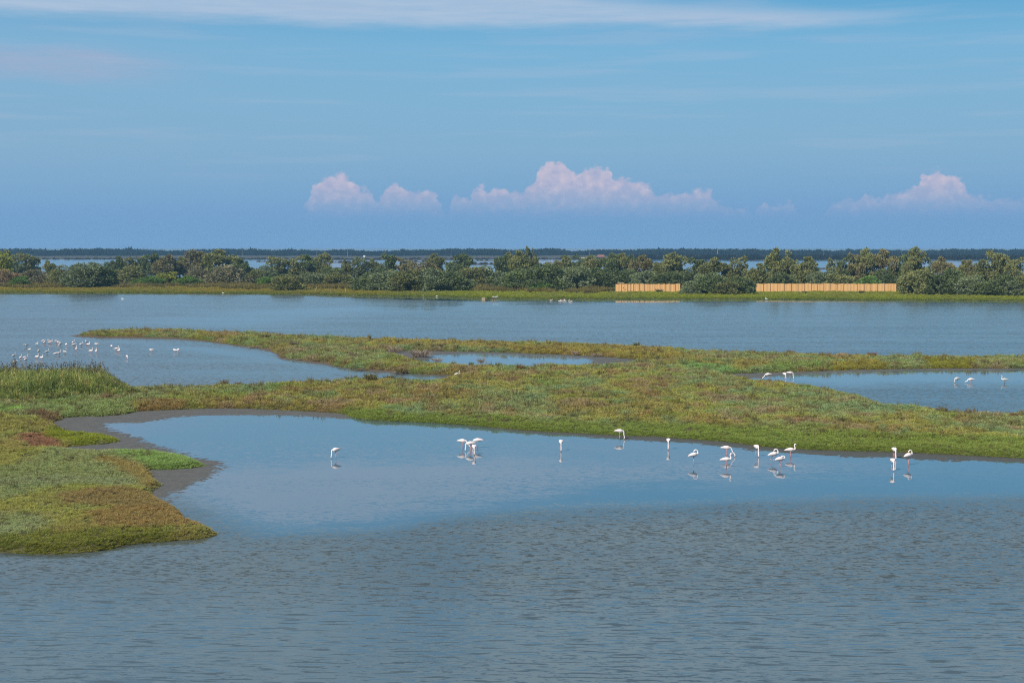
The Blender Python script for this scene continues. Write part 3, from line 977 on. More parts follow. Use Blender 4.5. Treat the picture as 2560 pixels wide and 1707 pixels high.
def reed_proto(nb, h0, h1, plume):
    vs, fs = blade_tuft(nb, h0, h1, 0.30, 0.022, R, 0.25)
    for _ in range(int(nb * 1.6)):
        a, rr, z = R.uniform(0, 6.28), R.uniform(0, 0.22), R.uniform(0.2, 0.85) * h1
        c = Vector((rr * math.cos(a), rr * math.sin(a), z))
        b = R.uniform(0, 6.28)
        d = Vector((math.cos(b), math.sin(b), R.uniform(0.2, 1.4))).normalized() * R.uniform(0.25, 0.5)
        w = Vector((-math.sin(b), math.cos(b), 0)) * 0.024
        i = len(vs)
        vs += [tuple(c - w), tuple(c + w), tuple(c + d)]
        fs += [(i, i + 1, i + 2)]
    if plume:
        for _ in range(3):
            a, rr = R.uniform(0, 6.28), R.uniform(0, 0.2)
            c = Vector((rr * math.cos(a), rr * math.sin(a), h1 * R.uniform(0.9, 1.05)))
            for q in range(5):
                d = Vector((R.gauss(0, 0.5), R.gauss(0, 0.5), 1)).normalized() * R.uniform(0.14, 0.26)
                w = Vector((R.gauss(0, 1), R.gauss(0, 1), 0)).normalized() * 0.025
                i = len(vs)
                vs += [tuple(c - w), tuple(c + w), tuple(c + d)]
                fs += [(i, i + 1, i + 2)]
    return vs, fs


REEDS = [proto('reed_clump', *reed_proto(12, 1.2, 1.9, False), M_TUFT), proto('reed_clump', *reed_proto(12, 1.2, 1.9, False), M_TUFT),
         proto('reed_plume_clump', *reed_proto(8, 1.3, 2.0, True), M_TUFT)]
n_ = 12000
x = rng.uniform(-58, -26, n_)
y = rng.uniform(112, 138, n_)
dr = sdf(REED_AREA, x, y)
k = (dr + (fbm(x * 0.5, y * 0.5, 2, 95) - 0.5) * 2 > 0) & (bilinear(D, x, y) > 0)
x, y, dr = x[k], y[k], dr[k]
z = bilinear(LH, x, y)
n_ = len(x)
xr = x / y * FPX * 1.0 + 1280
tall = np.clip(1.0 - sstep(xr, 235, 350) * 0.72, 0.2, 1) * (0.62 + 0.38 * sstep(y, 116, 124)) * (0.85 + 0.3 * fbm(x * 0.3, y * 0.3, 2, 97)) * (0.40 + 0.60 * sstep(dr, 0.0, 3.5))
kind = rng.choice([0, 1], n_)
plume = (rng.random(n_) < 0.22 * sstep(y, 122, 130))
kind = np.where(plume, 2, kind)
base_c = np.where((rng.random(n_) < (0.14 + 0.4 * sstep(y, 122, 116) * sstep(xr, 60, 200)))[:, None], np.array((0.24, 0.20, 0.095)), np.array((0.112, 0.130, 0.048)))
dk = sstep(fbm(x * 0.35, y * 0.35, 3, 99), 0.48, 0.60)[:, None]
base_c = base_c * (1 - 0.45 * dk) + np.array((0.060, 0.085, 0.030)) * 0.45 * dk
base_c = np.where(plume[:, None], np.array((0.075, 0.062, 0.042)), base_c)
base_c = base_c * np.array((2.6, 2.6, 2.1)) * rng.uniform(0.5, 1.5, (n_, 1))
sc_ = np.stack([rng.uniform(0.8, 1.2, n_), rng.uniform(0.8, 1.2, n_), tall * rng.uniform(0.85, 1.1, n_)], axis=1)
scatter_object('reed_bed', np.stack([x, y, z - 0.05], axis=1), np.stack([rng.normal(0, 0.07, n_), rng.normal(0.05, 0.07, n_), rng.uniform(0, 6.28, n_)], axis=1), sc_, base_c, kind, REEDS,
               'tall green and straw coloured reeds at the lagoon edge', 'reeds')

# turf and tussocks of the far bank
n_ = 105000
x = rng.uniform(-225, 225, n_)
y = rng.uniform(345, 470, n_)
k = np.abs(x) < y * 0.47
x, y = x[k], y[k]
db = sdf(BANK, x, y) + (fbm(x * 0.12, y * 0.05, 3, 61) - 0.5) * 5.0
k = (db > 0.2) & (rng.random(len(x)) < np.where(db < 40, 1.0, 0.5))
x, y, db = x[k], y[k], db[k]
n_ = len(x)
z = bank_h(x, y, db)
xr = x / y * FPX + 1280
leftw = sstep(xr, 1150, 800)[:, None]
green = np.array((0.150, 0.165, 0.034)) * (1 - leftw) + np.array((0.165, 0.135, 0.040)) * leftw
f1 = fbm(x * 0.10, y * 0.05, 3, 101)
col = green * (1 - sstep(f1, 0.5, 0.62)[:, None] * 0.5) + np.array((0.12, 0.125, 0.05)) * sstep(f1, 0.5, 0.62)[:, None] * 0.5
lipc = sstep(db, 6, 1)[:, None] * 0.6
col = col * (1 - lipc) + np.array((0.085, 0.120, 0.022)) * lipc
kind = rng.choice([0, 1, 2, 3], n_)
s_ = rng.uniform(0.55, 1.1, n_)
# rank brown grass where the belt begins, broken into tussocks
fz = ((xr > 1525) & (xr < 1712)) | ((xr > 1880) & (xr < 2250))
rank = ~(fz & (y < 445)) & (db > np.where(xr < 900, 26, 30) + (f1 - 0.5) * 30) & (fbm(x * 0.22, y * 0.12, 2, 103) > np.where(xr < 900, 0.38, 0.52))
col[rank] = np.array((0.085, 0.072, 0.036)) * rng.uniform(0.7, 1.6, (rank.sum(), 1))
s_[rank] *= 1.7
kind[rank] = 4
col *= np.array((2.15, 2.1, 1.5)) * rng.uniform(0.8, 1.2, (n_, 1))
scatter_object('bank_turf', np.stack([x, y, z - 0.03], axis=1), np.stack([rng.normal(0, 0.1, n_), rng.normal(0, 0.1, n_), rng.uniform(0, 6.28, n_)], axis=1),
               np.stack([s_, s_, s_ * rng.uniform(0.6, 1.0, n_)], axis=1), col, kind, PROT, 'yellow green turf with brown tussocks on the far bank', 'grass')


# ------------------------------------------------------------------ trees and shrubs
def crown_mesh(name, seed, dome=False, nleaf=6000, leaf=0.030):
    """foliage of a unit-high plant about one unit wide"""
    r = np.random.default_rng(seed)
    lobes = []
    if dome:
        for _ in range(16):
            a, q = r.uniform(0, 6.28), math.sqrt(r.random()) * 0.36
            h = (0.66 + 0.22 * r.random()) * math.sqrt(max(0.05, 1 - (q / 0.52) ** 2))
            lobes.append((q * math.cos(a), q * math.sin(a), h * r.uniform(0.35, 0.95), r.uniform(0.13, 0.21)))
        for _ in range(9):
            a = r.uniform(0, 6.28)
            lobes.append((0.36 * math.cos(a), 0.36 * math.sin(a), r.uniform(0.08, 0.25), r.uniform(0.12, 0.17)))
    else:
        for _ in range(15):
            a, q = r.uniform(0, 6.28), math.sqrt(r.random()) * 0.36
            top_ = 0.93 - 0.55 * q - 0.12 * r.random()
            lobes.append((q * math.cos(a), q * math.sin(a), r.uniform(0.40, 1.0) * top_, r.uniform(0.09, 0.17)))
        for _ in range(3):
            lobes.append((r.uniform(-0.2, 0.2), r.uniform(-0.2, 0.2), r.uniform(0.80, 0.92), r.uniform(0.07, 0.11)))
        for _ in range(6):
            a = r.uniform(0, 6.28)
            lobes.append((0.25 * math.cos(a), 0.25 * math.sin(a), r.uniform(0.15, 0.40), r.uniform(0.12, 0.18)))
    L = np.array(lobes)
    w = L[:, 3] ** 2
    pick = r.choice(len(L), nleaf, p=w / w.sum())
    d = r.normal(size=(nleaf, 3))
    d /= np.linalg.norm(d, axis=1)[:, None]
    rad = L[pick, 3] * (0.62 + 0.45 * r.random(nleaf) ** 0.7)
    c = L[pick, :3] + d * rad[:, None] * np.array((1, 1, 0.95))
    c[:, 2] = np.maximum(c[:, 2], 0.01)
    t = d + r.normal(scale=0.55, size=(nleaf, 3)) + np.array((0, 0, 0.55))
    t /= np.linalg.norm(t, axis=1)[:, None]
    u = np.cross(t, r.normal(size=(nleaf, 3)))
    u /= np.linalg.norm(u, axis=1)[:, None]
    s_ = leaf * r.uniform(0.6, 1.35, nleaf)[:, None]
    v = np.stack([c - u * s_ * 0.5, c + u * s_ * 0.5, c + u * s_ * 0.3 + t * s_ * 1.4, c - u * s_ * 0.3 + t * s_ * 1.2], axis=1).reshape(-1, 3)
    f = np.arange(nleaf * 4).reshape(-1, 4)
    return mesh_from(name, v, f, M_CROWN)


def tube(vs, fs, pts, radii, k=6):
    base = len(vs)
    for i, (p, rd) in enumerate(zip(pts, radii)):
        p = Vector(p)
        d = (Vector(pts[min(i + 1, len(pts) - 1)]) - Vector(pts[max(i - 1, 0)])).normalized()
        a = d.orthogonal().normalized()
        if abs(d.z) < 0.99:
            a = d.cross(Vector((0, 0, 1))).normalized()
        b = d.cross(a)
        for j in range(k):
            t = 2 * math.pi * j / k
            vs.append(tuple(p + (a * math.cos(t) + b * math.sin(t)) * rd))
    for i in range(len(pts) - 1):
        for j in range(k):
            a0, a1 = base + i * k + j, base + i * k + (j + 1) % k
            fs.append((a0, a1, a1 + k, a0 + k))
    fs.append(tuple(base + j for j in reversed(range(k))))
    fs.append(tuple(base + (len(pts) - 1) * k + j for j in range(k)))


def trunk_mesh(seed, dome=False):
    r = random.Random(seed)
    vs, fs = [], []
    top_ = 0.5 if dome else 0.72
    tube(vs, fs, [(0, 0, -0.06), (0.01, 0.0, 0.12), (0.03, 0.02, 0.32), (0.0, 0.03, top_)], [0.045, 0.036, 0.026, 0.008])
    for k in range(6):
        a = k * 1.05 + r.uniform(-0.4, 0.4)
        z0 = r.uniform(0.06, 0.3)
        tube(vs, fs, [(0.01, 0, z0), (0.14 * math.cos(a), 0.14 * math.sin(a), z0 + 0.16), (0.27 * math.cos(a), 0.27 * math.sin(a), z0 + r.uniform(0.25, 0.42))], [0.022, 0.015, 0.005], 5)
    return mesh_from('trunk', vs, fs, M_BARK, True)


TALL = [crown_mesh('crown', 100 + k) for k in range(6)]
DOME = [crown_mesh('crown', 200 + k, True, 6500) for k in range(5)]
TRUNK = [trunk_mesh(k) for k in range(3)]
DTRUNK = [trunk_mesh(40 + k, True) for k in range(2)]

TC = {'olive': (0.092, 0.096, 0.046), 'dark': (0.062, 0.078, 0.040), 'grey-green': (0.088, 0.104, 0.066), 'brown': (0.102, 0.092, 0.052), 'grey-brown': (0.104, 0.098, 0.070),
      'yellow-green': (0.125, 0.132, 0.032), 'green': (0.065, 0.105, 0.032), 'reddish': (0.118, 0.086, 0.056)}
# x, top y, base y, width in the photograph; form (tall tree / dome bush); colour
TREES = [
    (5, 633, 702, 40, 't', 'yellow-green'), (17, 625, 692, 28, 't', 'olive'), (12, 672, 714, 50, 'd', 'reddish'), (66, 635, 694, 46, 't', 'olive'), (43, 653, 696, 26, 't', 'grey-green'),
    (52, 686, 719, 40, 'd', 'green'), (92, 668, 713, 62, 'd', 'grey-brown'), (124, 652, 702, 26, 't', 'olive'), (152, 658, 714, 46, 'd', 'olive'), (186, 656, 720, 56, 'd', 'grey-green'),
    (218, 654, 721, 60, 'd', 'grey-green'), (240, 646, 718, 52, 'd', 'grey-green'), (262, 662, 720, 44, 'd', 'dark'), (290, 641, 696, 36, 't', 'dark'), (321, 645, 694, 26, 't', 'olive'), (316, 660, 708, 62, 'd', 'olive'),
    (345, 676, 708, 34, 'd', 'reddish'), (350, 641, 692, 30, 't', 'olive'), (377, 636, 694, 42, 't', 'dark'), (413, 636, 695, 50, 't', 'brown'), (449, 643, 694, 32, 't', 'olive'),
    (420, 675, 714, 64, 'd', 'yellow-green'), (375, 690, 716, 60, 'd', 'green'), (470, 688, 716, 46, 'd', 'green'), (485, 628, 694, 50, 't', 'brown'), (522, 634, 694, 32, 't', 'olive'), (552, 625, 702, 58, 't', 'olive'), (500, 660, 712, 50, 'd', 'grey-brown'),
    (562, 657, 714, 72, 'd', 'grey-brown'), (605, 646, 704, 46, 't', 'dark'), (634, 670, 712, 40, 'd', 'olive'),
    (662, 662, 704, 38, 'd', 'grey-green'), (695, 644, 698, 46, 't', 'olive'), (675, 690, 716, 50, 'd', 'green'), (720, 682, 727, 52, 'd', 'olive'), (749, 641, 698, 34, 't', 'olive'), (775, 636, 698, 38, 't', 'dark'), (808, 635, 698, 38, 't', 'olive'),
    (792, 679, 717, 62, 'd', 'grey-green'), (850, 677, 718, 58, 'd', 'olive'), (835, 665, 706, 40, 'd', 'dark'), (866, 648, 700, 24, 't', 'olive'), (901, 646, 700, 40, 't', 'grey-green'), (934, 648, 698, 28, 't', 'olive'), (969, 637, 702, 42, 't', 'dark'),
    (1007, 646, 700, 44, 't', 'brown'), (925, 680, 728, 62, 'd', 'dark'), (970, 672, 729, 66, 'd', 'grey-green'), (1020, 665, 730, 72, 'd', 'olive'), (1076, 668, 730, 70, 'd', 'grey-green'), (1126, 676, 730, 64, 'd', 'dark'),
    (1064, 652, 706, 58, 'd', 'brown'), (1089, 635, 698, 34, 't', 'olive'), (1152, 638, 702, 54, 't', 'dark'), (1185, 664, 720, 60, 'd', 'olive'), (1226, 660, 720, 54, 'd', 'grey-green'), (1255, 641, 708, 40, 't', 'dark'),
    (1274, 634, 706, 32, 't', 'olive'), (1264, 690, 726, 44, 'd', 'dark'), (1297, 626, 710, 40, 't', 'olive'), (1326, 621, 706, 26, 't', 'olive'), (1302, 668, 727, 60, 'd', 'dark'), (1362, 655, 728, 66, 'd', 'dark'),
    (1345, 700, 729, 40, 'd', 'green'), (1402, 638, 706, 50, 't', 'olive'), (1443, 640, 700, 30, 't', 'dark'), (1435, 662, 724, 60, 'd', 'grey-green'), (1481, 640, 706, 44, 't', 'olive'), (1490, 667, 722, 62, 'd', 'dark'),
    (1525, 634, 708, 38, 't', 'dark'), (1557, 634, 708, 38, 't', 'olive'), (1580, 638, 708, 30, 't', 'dark'), (1604, 638, 712, 46, 't', 'brown'), (1566, 668, 718, 64, 'd', 'dark'), (1622, 670, 720, 62, 'd', 'grey-green'),
    (1676, 676, 722, 60, 'd', 'dark'), (1683, 636, 714, 58, 't', 'olive'), (1645, 655, 716, 50, 'd', 'olive'), (1740, 648, 718, 52, 't', 'dark'), (1778, 646, 720, 48, 't', 'olive'), (1752, 684, 736, 52, 'd', 'grey-green'), (1783, 674, 737, 62, 'd', 'dark'),
    (1731, 708, 737, 40, 'd', 'grey-green'), (1840, 645, 720, 58, 't', 'olive'), (1850, 684, 737, 60, 'd', 'dark'), (1815, 700, 738, 46, 'd', 'olive'), (1890, 658, 722, 42, 't', 'olive'),
    (1952, 626, 720, 54, 't', 'olive'), (1930, 634, 718, 34, 't', 'dark'), (1955, 675, 724, 56, 'd', 'dark'), (2012, 641, 722, 46, 't', 'olive'), (2056, 674, 724, 56, 'd', 'grey-green'), (2083, 650, 720, 30, 't', 'olive'), (2116, 645, 720, 34, 't', 'dark'), (2138, 638, 720, 38, 't', 'brown'),
    (2096, 682, 725, 54, 'd', 'olive'), (2165, 623, 720, 38, 't', 'olive'), (2166, 686, 725, 60, 'd', 'green'), (2208, 626, 720, 46, 't', 'brown'), (2216, 668, 724, 60, 'd', 'dark'), (2257, 640, 720, 34, 't', 'dark'), (2287, 623, 722, 38, 't', 'olive'),
    (2279, 676, 737, 44, 'd', 'grey-green'), (2306, 662, 738, 66, 'd', 'olive'), (2320, 649, 722, 30, 't', 'grey-green'), (2347, 678, 739, 60, 'd', 'dark'), (2358, 644, 724, 38, 't', 'brown'), (2404, 649, 724, 30, 't', 'olive'), (2424, 649, 724, 30, 't', 'brown'),
    (2385, 663, 736, 62, 'd', 'dark'), (2425, 680, 740, 58, 'd', 'grey-green'), (2466, 694, 741, 56, 'd', 'dark'), (2450, 648, 726, 38, 't', 'olive'), (2491, 632, 726, 52, 't', 'olive'), (2506, 676, 741, 62, 'd', 'dark'), (2540, 648, 728, 38, 't', 'olive'),
    (2548, 688, 742, 54, 'd', 'grey-green'), (2590, 650, 742, 66, 'd', 'olive'), (2640, 640, 740, 70, 't', 'dark'), (-45, 640, 712, 70, 't', 'olive'),
]
FR_ = random.Random(31)
for k in range(26):
    fx = -20 + k * 101 + FR_.uniform(-35, 35)
    if not any(abs(fx - q[0]) < 16 for q in TREES):
        TREES.append((fx, FR_.uniform(664, 680), FR_.uniform(705, 713), FR_.uniform(52, 74), 'd', FR_.choice(['grey-green', 'olive', 'dark'])))
SECTIONS = [(-999, 150, 'at the far left end of the tree belt'), (150, 400, 'in the belt left of centre beyond the flock'), (400, 650, 'in the belt left of the leaning stakes'), (650, 890, 'behind the leaning stakes'),
            (890, 1180, 'between the stakes and the broken jetty'), (1180, 1330, 'behind the broken jetty'), (1330, 1535, 'left of the short reed fence'), (1535, 1705, 'behind the short reed fence'),
            (1705, 1890, 'between the two reed fences'), (1890, 2245, 'behind the long reed fence'), (2245, 2420, 'just right of the long reed fence'), (2420, 9999, 'at the far right end of the belt')]
ORD = ['first', 'second', 'third', 'fourth', 'fifth', 'sixth', 'seventh', 'eighth', 'ninth', 'tenth']
groups = {}
for i, tdef in enumerate(TREES):
    sec = next(s for s in SECTIONS if s[0] <= tdef[0] < s[1])[2]
    groups.setdefault((sec, tdef[4], tdef[5]), []).append(i)
tree_label = {}
for (sec, form, colr), ids in groups.items():
    ids.sort(key=lambda i: TREES[i][0])
    noun = 'tamarisk tree' if form == 't' else 'tamarisk bush'
    size = 'tall' if form == 't' else 'bushy'
    for k, i in enumerate(ids):
        tree_label[i] = f'{size} {colr} tamarisk {sec}' if len(ids) == 1 else f'{ORD[k]} {size} {colr} tamarisk from left {sec}'
R = random.Random(11)
for i, (tx, ty, by_, tw, form, colr) in enumerate(TREES):
    X0, Y0 = P(tx, by_, 0.5)
    gz = bank_z(X0, Y0)
    ppm = px_per_m(Y0)
    hgt = (by_ - ty) / ppm * 1.04
    wid = tw / ppm * (1.72 if form == 't' else 1.6)
    root = thing('tamarisk_tree' if form == 't' else 'tamarisk_bush', tree_label[i], 'tree' if form == 't' else 'bush', (X0, Y0, gz - 0.05), R.uniform(0, 6.28), 'tamarisks of the belt on the far bank',
                 (wid, wid * R.uniform(0.85, 1.15), hgt))
    cr = link('crown', (TALL if form == 't' else DOME)[R.randrange(5)], root)
    c = np.array(TC[colr]) * np.array((2.5, 2.5, 2.15)) * R.uniform(0.85, 1.15)
    cr.color = (*c, 1)
    link('trunk', (TRUNK if form == 't' else DTRUNK)[R.randrange(2)], root)

# far wood and scrub: one mass
R = random.Random(13)
FARC = [proto('far_crown', *leaf_ball(150, 0.55, 0.75, 0.20, 0.15, R), M_TUFT) for _ in range(3)]
pts, col, scl = [], [], []
for k in range(2600):
    Y0 = 2150 + rng.uniform(0, 260)
    X0 = rng.uniform(-0.46, 0.46) * Y0
    hh = 8.2 + 4.5 * (float(vnoise(np.array([X0 * 0.03]), np.array([3.0]), 5)[0]) - 0.3) + rng.uniform(-1, 1.2)
    if rng.random() < 0.02:
        hh += rng.uniform(1, 3)
    pts.append((X0, Y0, 0.4))
    scl.append((hh * rng.uniform(0.8, 1.2), hh * rng.uniform(0.8, 1.2), hh))
    col.append(np.array((0.016, 0.024, 0.014)) * rng.uniform(0.8, 1.25))
for k in range(1500):
    Y0 = 1500 + rng.uniform(5, 70)
    u = rng.uniform(-0.46, 0.46)
    X0 = u * Y0
    xr = u * FPX + 1280
    dark = xr > 1560
    if not dark and rng.random() < 0.35:
        continue
    hh = rng.uniform(3.6, 5.8) if dark else rng.uniform(0.8, 2.6)
    pts.append((X0, Y0, 0.5))
    scl.append((hh * rng.uniform(1.1, 1.9), hh * 1.2, hh))
    col.append((np.array((0.024, 0.027, 0.018)) if dark else np.array((0.085, 0.080, 0.062))) * rng.uniform(0.75, 1.3))
for pp, dep in ISLETS:
    f = ground_poly(pp)
    ln = abs(f[-1, 0] - f[0, 0])
    for k in range(int(ln / 2.2) + 4):
        t = rng.random()
        X0, Y0 = np.interp(t, np.linspace(0, 1, len(f)), f[:, 0]), np.interp(t, np.linspace(0, 1, len(f)), f[:, 1]) + rng.uniform(0.2, 0.6) * dep
        hh = rng.uniform(0.7, 2.4) * (0.4 + 0.6 * min(1, 4 * t * (1 - t) + 0.1))
        pts.append((X0, Y0, 0.1))
        scl.append((hh * 1.6, hh * 1.4, hh))
        col.append(np.array((0.095, 0.080, 0.055)) * rng.uniform(0.7, 1.3))
pts, scl, col = np.array(pts), np.array(scl), np.array(col)
n_ = len(pts)
scatter_object('far_wood', pts, np.stack([np.zeros(n_), np.zeros(n_), rng.uniform(0, 6.28, n_)], axis=1), scl, col, rng.integers(0, 3, n_), FARC,
               'dark blue band of woodland and scrub along the far shore', 'woodland')

# distinct shrubs and dead brush on the marsh
SPIKE = []
R = random.Random(17)
for k in range(3):
    v1, f1_ = blade_tuft(110, 0.45, 1.0, 0.62, 0.020, R, 0.45)
    v2, f2_ = leaf_ball(160, 0.50, 0.62, 0.09, 0.08, R)
    SPIKE.append(mesh_from('foliage', v1 + v2, f1_ + [tuple(i + len(v1) for i in f) for f in f2_], M_CROWN))
DEAD = []
for k in range(3):
    vs, fs = [], []
    for _ in range(95):
        a, rr = R.uniform(0, 6.28), R.random() * 0.45
        p0 = Vector((rr * math.cos(a), rr * math.sin(a), R.uniform(0, 0.25)))
        b = a + R.uniform(-0.9, 0.9)
        d = Vector((math.cos(b), math.sin(b), R.uniform(0.1, 1.6))).normalized() * R.uniform(0.25, 0.6)
        tube(vs, fs, [p0, p0 + d * 0.5 + Vector((0, 0, 0.05)), p0 + d], [0.016, 0.012, 0.004], 4)
    DEAD.append(mesh_from('branches', vs, fs, M_CROWN))
SHRUBS = [
    # px, py(base), width px, height px, colour, label
    (562, 972, 26, 26, (0.105, 0.082, 0.036), 'upright brown bush on the bank beside the left lagoon'),
    (596, 970, 22, 20, (0.110, 0.095, 0.048), 'small greyish bush just right of the upright brown bush'),
    (880, 950, 40, 22, (0.110, 0.092, 0.034), 'wide olive bush on the near side of the inlet'),
    (925, 954, 44, 24, (0.098, 0.085, 0.032), 'broad dark bush midway along the near side of the inlet'),
    (975, 952, 42, 24, (0.105, 0.090, 0.036), 'broad olive bush at the closed end of the inlet'),
    (1170, 962, 34, 18, (0.080, 0.090, 0.038), 'dark green bush right of the white egret'),
    (665, 850, 26, 14, (0.085, 0.072, 0.036), 'brown bush on the crest of the narrow arm'),
    (735, 868, 30, 20, (0.090, 0.074, 0.042), 'dark brown bush over the notch in the arm shore'),
    (885, 897, 36, 18, (0.120, 0.100, 0.068), 'grey brown bush on the arm left of the dead brush'),
    (1005, 928, 40, 18, (0.105, 0.086, 0.046), 'brown bush on the arm above the inlet tip'),
    (862, 848, 24, 9, (0.090, 0.064, 0.040), 'row of dark brown scrub on the arm crest by open water'),
    (936, 850, 20, 10, (0.085, 0.075, 0.035), 'rounded olive scrub on the arm crest behind the dead brush'),
    (1133, 911, 18, 14, (0.110, 0.095, 0.050), 'small brown bush at the left of the pond water'),
    (1178, 912, 15, 16, (0.075, 0.100, 0.045), 'small green bush standing in front of the pond water'),
    (1248, 914, 10, 10, (0.060, 0.050, 0.035), 'tiny dark bush at the near edge of the pond'),
    (1592, 872, 22, 18, (0.075, 0.070, 0.040), 'thin spiky dark bush on the crest above the right part of the pond'),
    (1785, 882, 18, 12, (0.075, 0.060, 0.035), 'spiky dark bush on the crest well right of the pond'),
    (1976, 890, 24, 12, (0.100, 0.070, 0.035), 'russet bush on the crest behind the feeding trio'),
    (2180, 898, 28, 14, (0.125, 0.070, 0.038), 'reddish bush on the crest above the right lagoon'),
    (2243, 897, 14, 11, (0.105, 0.075, 0.038), 'small brown bush right of the reddish crest bush'),
    (2545, 902, 20, 12, (0.085, 0.060, 0.035), 'dark brown bush on the crest at the right edge'),
    (2355, 1036, 34, 26, (0.095, 0.066, 0.034), 'tall dark brown bush at the near shore of the right lagoon'),
    (2535, 1048, 30, 22, (0.120, 0.068, 0.036), 'rust coloured bush at the right edge below the lagoon'),
    (2108, 1062, 36, 22, (0.085, 0.080, 0.034), 'dark olive bush in the middle of the right marsh'),
    (1655, 974, 26, 16, (0.110, 0.072, 0.038), 'russet bush in the marsh above the wading group'),
    (1935, 1014, 30, 16, (0.135, 0.088, 0.058), 'reddish brown bush in the marsh below the feeding trio'),
    (1300, 930, 26, 22, (0.120, 0.070, 0.034), 'rust brown bush just below the pond'),
    (1360, 915, 60, 16, (0.125, 0.100, 0.070), 'wide greyish scrub along the near edge of the pond'),
    (1465, 918, 40, 14, (0.110, 0.072, 0.040), 'russet scrub below the right end of the pond water'),
    (1575, 922, 56, 20, (0.145, 0.105, 0.048), 'wide tawny bush at the right tip of the pond'),
    (1075, 1004, 40, 18, (0.140, 0.100, 0.064), 'tan bush in the marsh behind the group of four flamingos'),
]
R = random.Random(19)
for k, (sx_, sy_, sw_, sh_, colr, lab) in enumerate(SHRUBS):
    X0, Y0 = P(sx_, sy_, 0.2)
    gz = float(bilinear(LH, np.array([X0]), np.array([Y0]))[0])
    ppm = px_per_m(Y0)
    root = thing('marsh_bush', lab, 'bush', (X0, Y0, max(gz, 0.0) - 0.03), R.uniform(0, 6.28), 'bushes dotted over the salt marsh', (sw_ / ppm * 0.85, sw_ / ppm * 0.85, sh_ / ppm))
    o = link('foliage', SPIKE[k % 3], root)
    o.color = (*[c * 2.0 * R.uniform(0.9, 1.1) for c in colr], 1)
BRUSH = [(985, 880, 42, 17, 'smaller left heap of dead grey brush on the mud by the pond'), (1052, 892, 70, 19, 'largest heap of dead grey brush on the mud by the pond'),
         (1093, 905, 26, 12, 'low dead brush at the left tip of the pond water'), (1203, 908, 24, 15, 'round grey dead bush in front of the pond water'),
         (1437, 888, 22, 12, 'pale dead brush on the far edge of the pond'), (1490, 891, 30, 10, 'flat pale dead brush on the far edge of the pond, right of another')]
for k, (sx_, sy_, sw_, sh_, lab) in enumerate(BRUSH):
    X0, Y0 = P(sx_, sy_, 0.05)
    ppm = px_per_m(Y0)
    root = thing('dead_brush', lab, 'dead brush', (X0, Y0, 0.02), R.uniform(0, 6.28), 'heaps of dead brush round the pond', (sw_ / ppm * 0.85, sw_ / ppm * 0.75, sh_ / ppm * 1.9))
    o = link('branches', DEAD[k % 3], root)
    o.color = (0.36, 0.28, 0.22, 1)


WOODS = [(716, 893, 34, 0.35, 10, 'grey driftwood on the arm shore at the notch'), (752, 899, 30, 0.30, -20, 'pale bleached driftwood on the muddy arm shore'), (800, 903, 40, 0.30, 5, 'brown driftwood lying along the arm shore'),
         (905, 925, 46, 0.35, 12, 'brown brushwood at the water edge of the arm'), (1010, 932, 60, 0.40, 8, 'rusty brown brushwood at the inlet shore'), (1185, 941, 60, 0.25, 0, 'dark log like drift at the tip of the inlet'),
         (270, 843, 70, 0.25, 3, 'low drift line at the left end of the narrow arm'), (640, 869, 46, 0.45, 15, 'grey brushwood under the middle of the narrow arm')]
for k, (sx_, sy_, sw_, hh, rz_, lab) in enumerate(WOODS):
    X0, Y0 = P(sx_, sy_, 0.05)
    ppm = px_per_m(Y0)
    root = thing('driftwood', lab, 'driftwood', (X0, Y0, 0.02), math.radians(rz_), 'driftwood along the arm shore', (sw_ / ppm * 0.75, 0.9, hh * 1.2))
    o = link('branches', DEAD[k % 3], root)
    o.color = ((0.30, 0.22, 0.16, 1), (0.42, 0.37, 0.31, 1), (0.22, 0.15, 0.10, 1))[k % 3]

# ------------------------------------------------------------------ reed fences, stakes, jetty
def box(vs, fs, x0, x1, y0, y1, z0, z1):
    i = len(vs)
    vs += [(x0, y0, z0), (x1, y0, z0), (x1, y1, z0), (x0, y1, z0), (x0, y0, z1), (x1, y0, z1), (x1, y1, z1), (x0, y1, z1)]
    fs += [(i, i + 3, i + 2, i + 1), (i + 4, i + 5, i + 6, i + 7), (i, i + 1, i + 5, i + 4), (i + 1, i + 2, i + 6, i + 5), (i + 2, i + 3, i + 7, i + 6), (i + 3, i, i + 4, i + 7)]


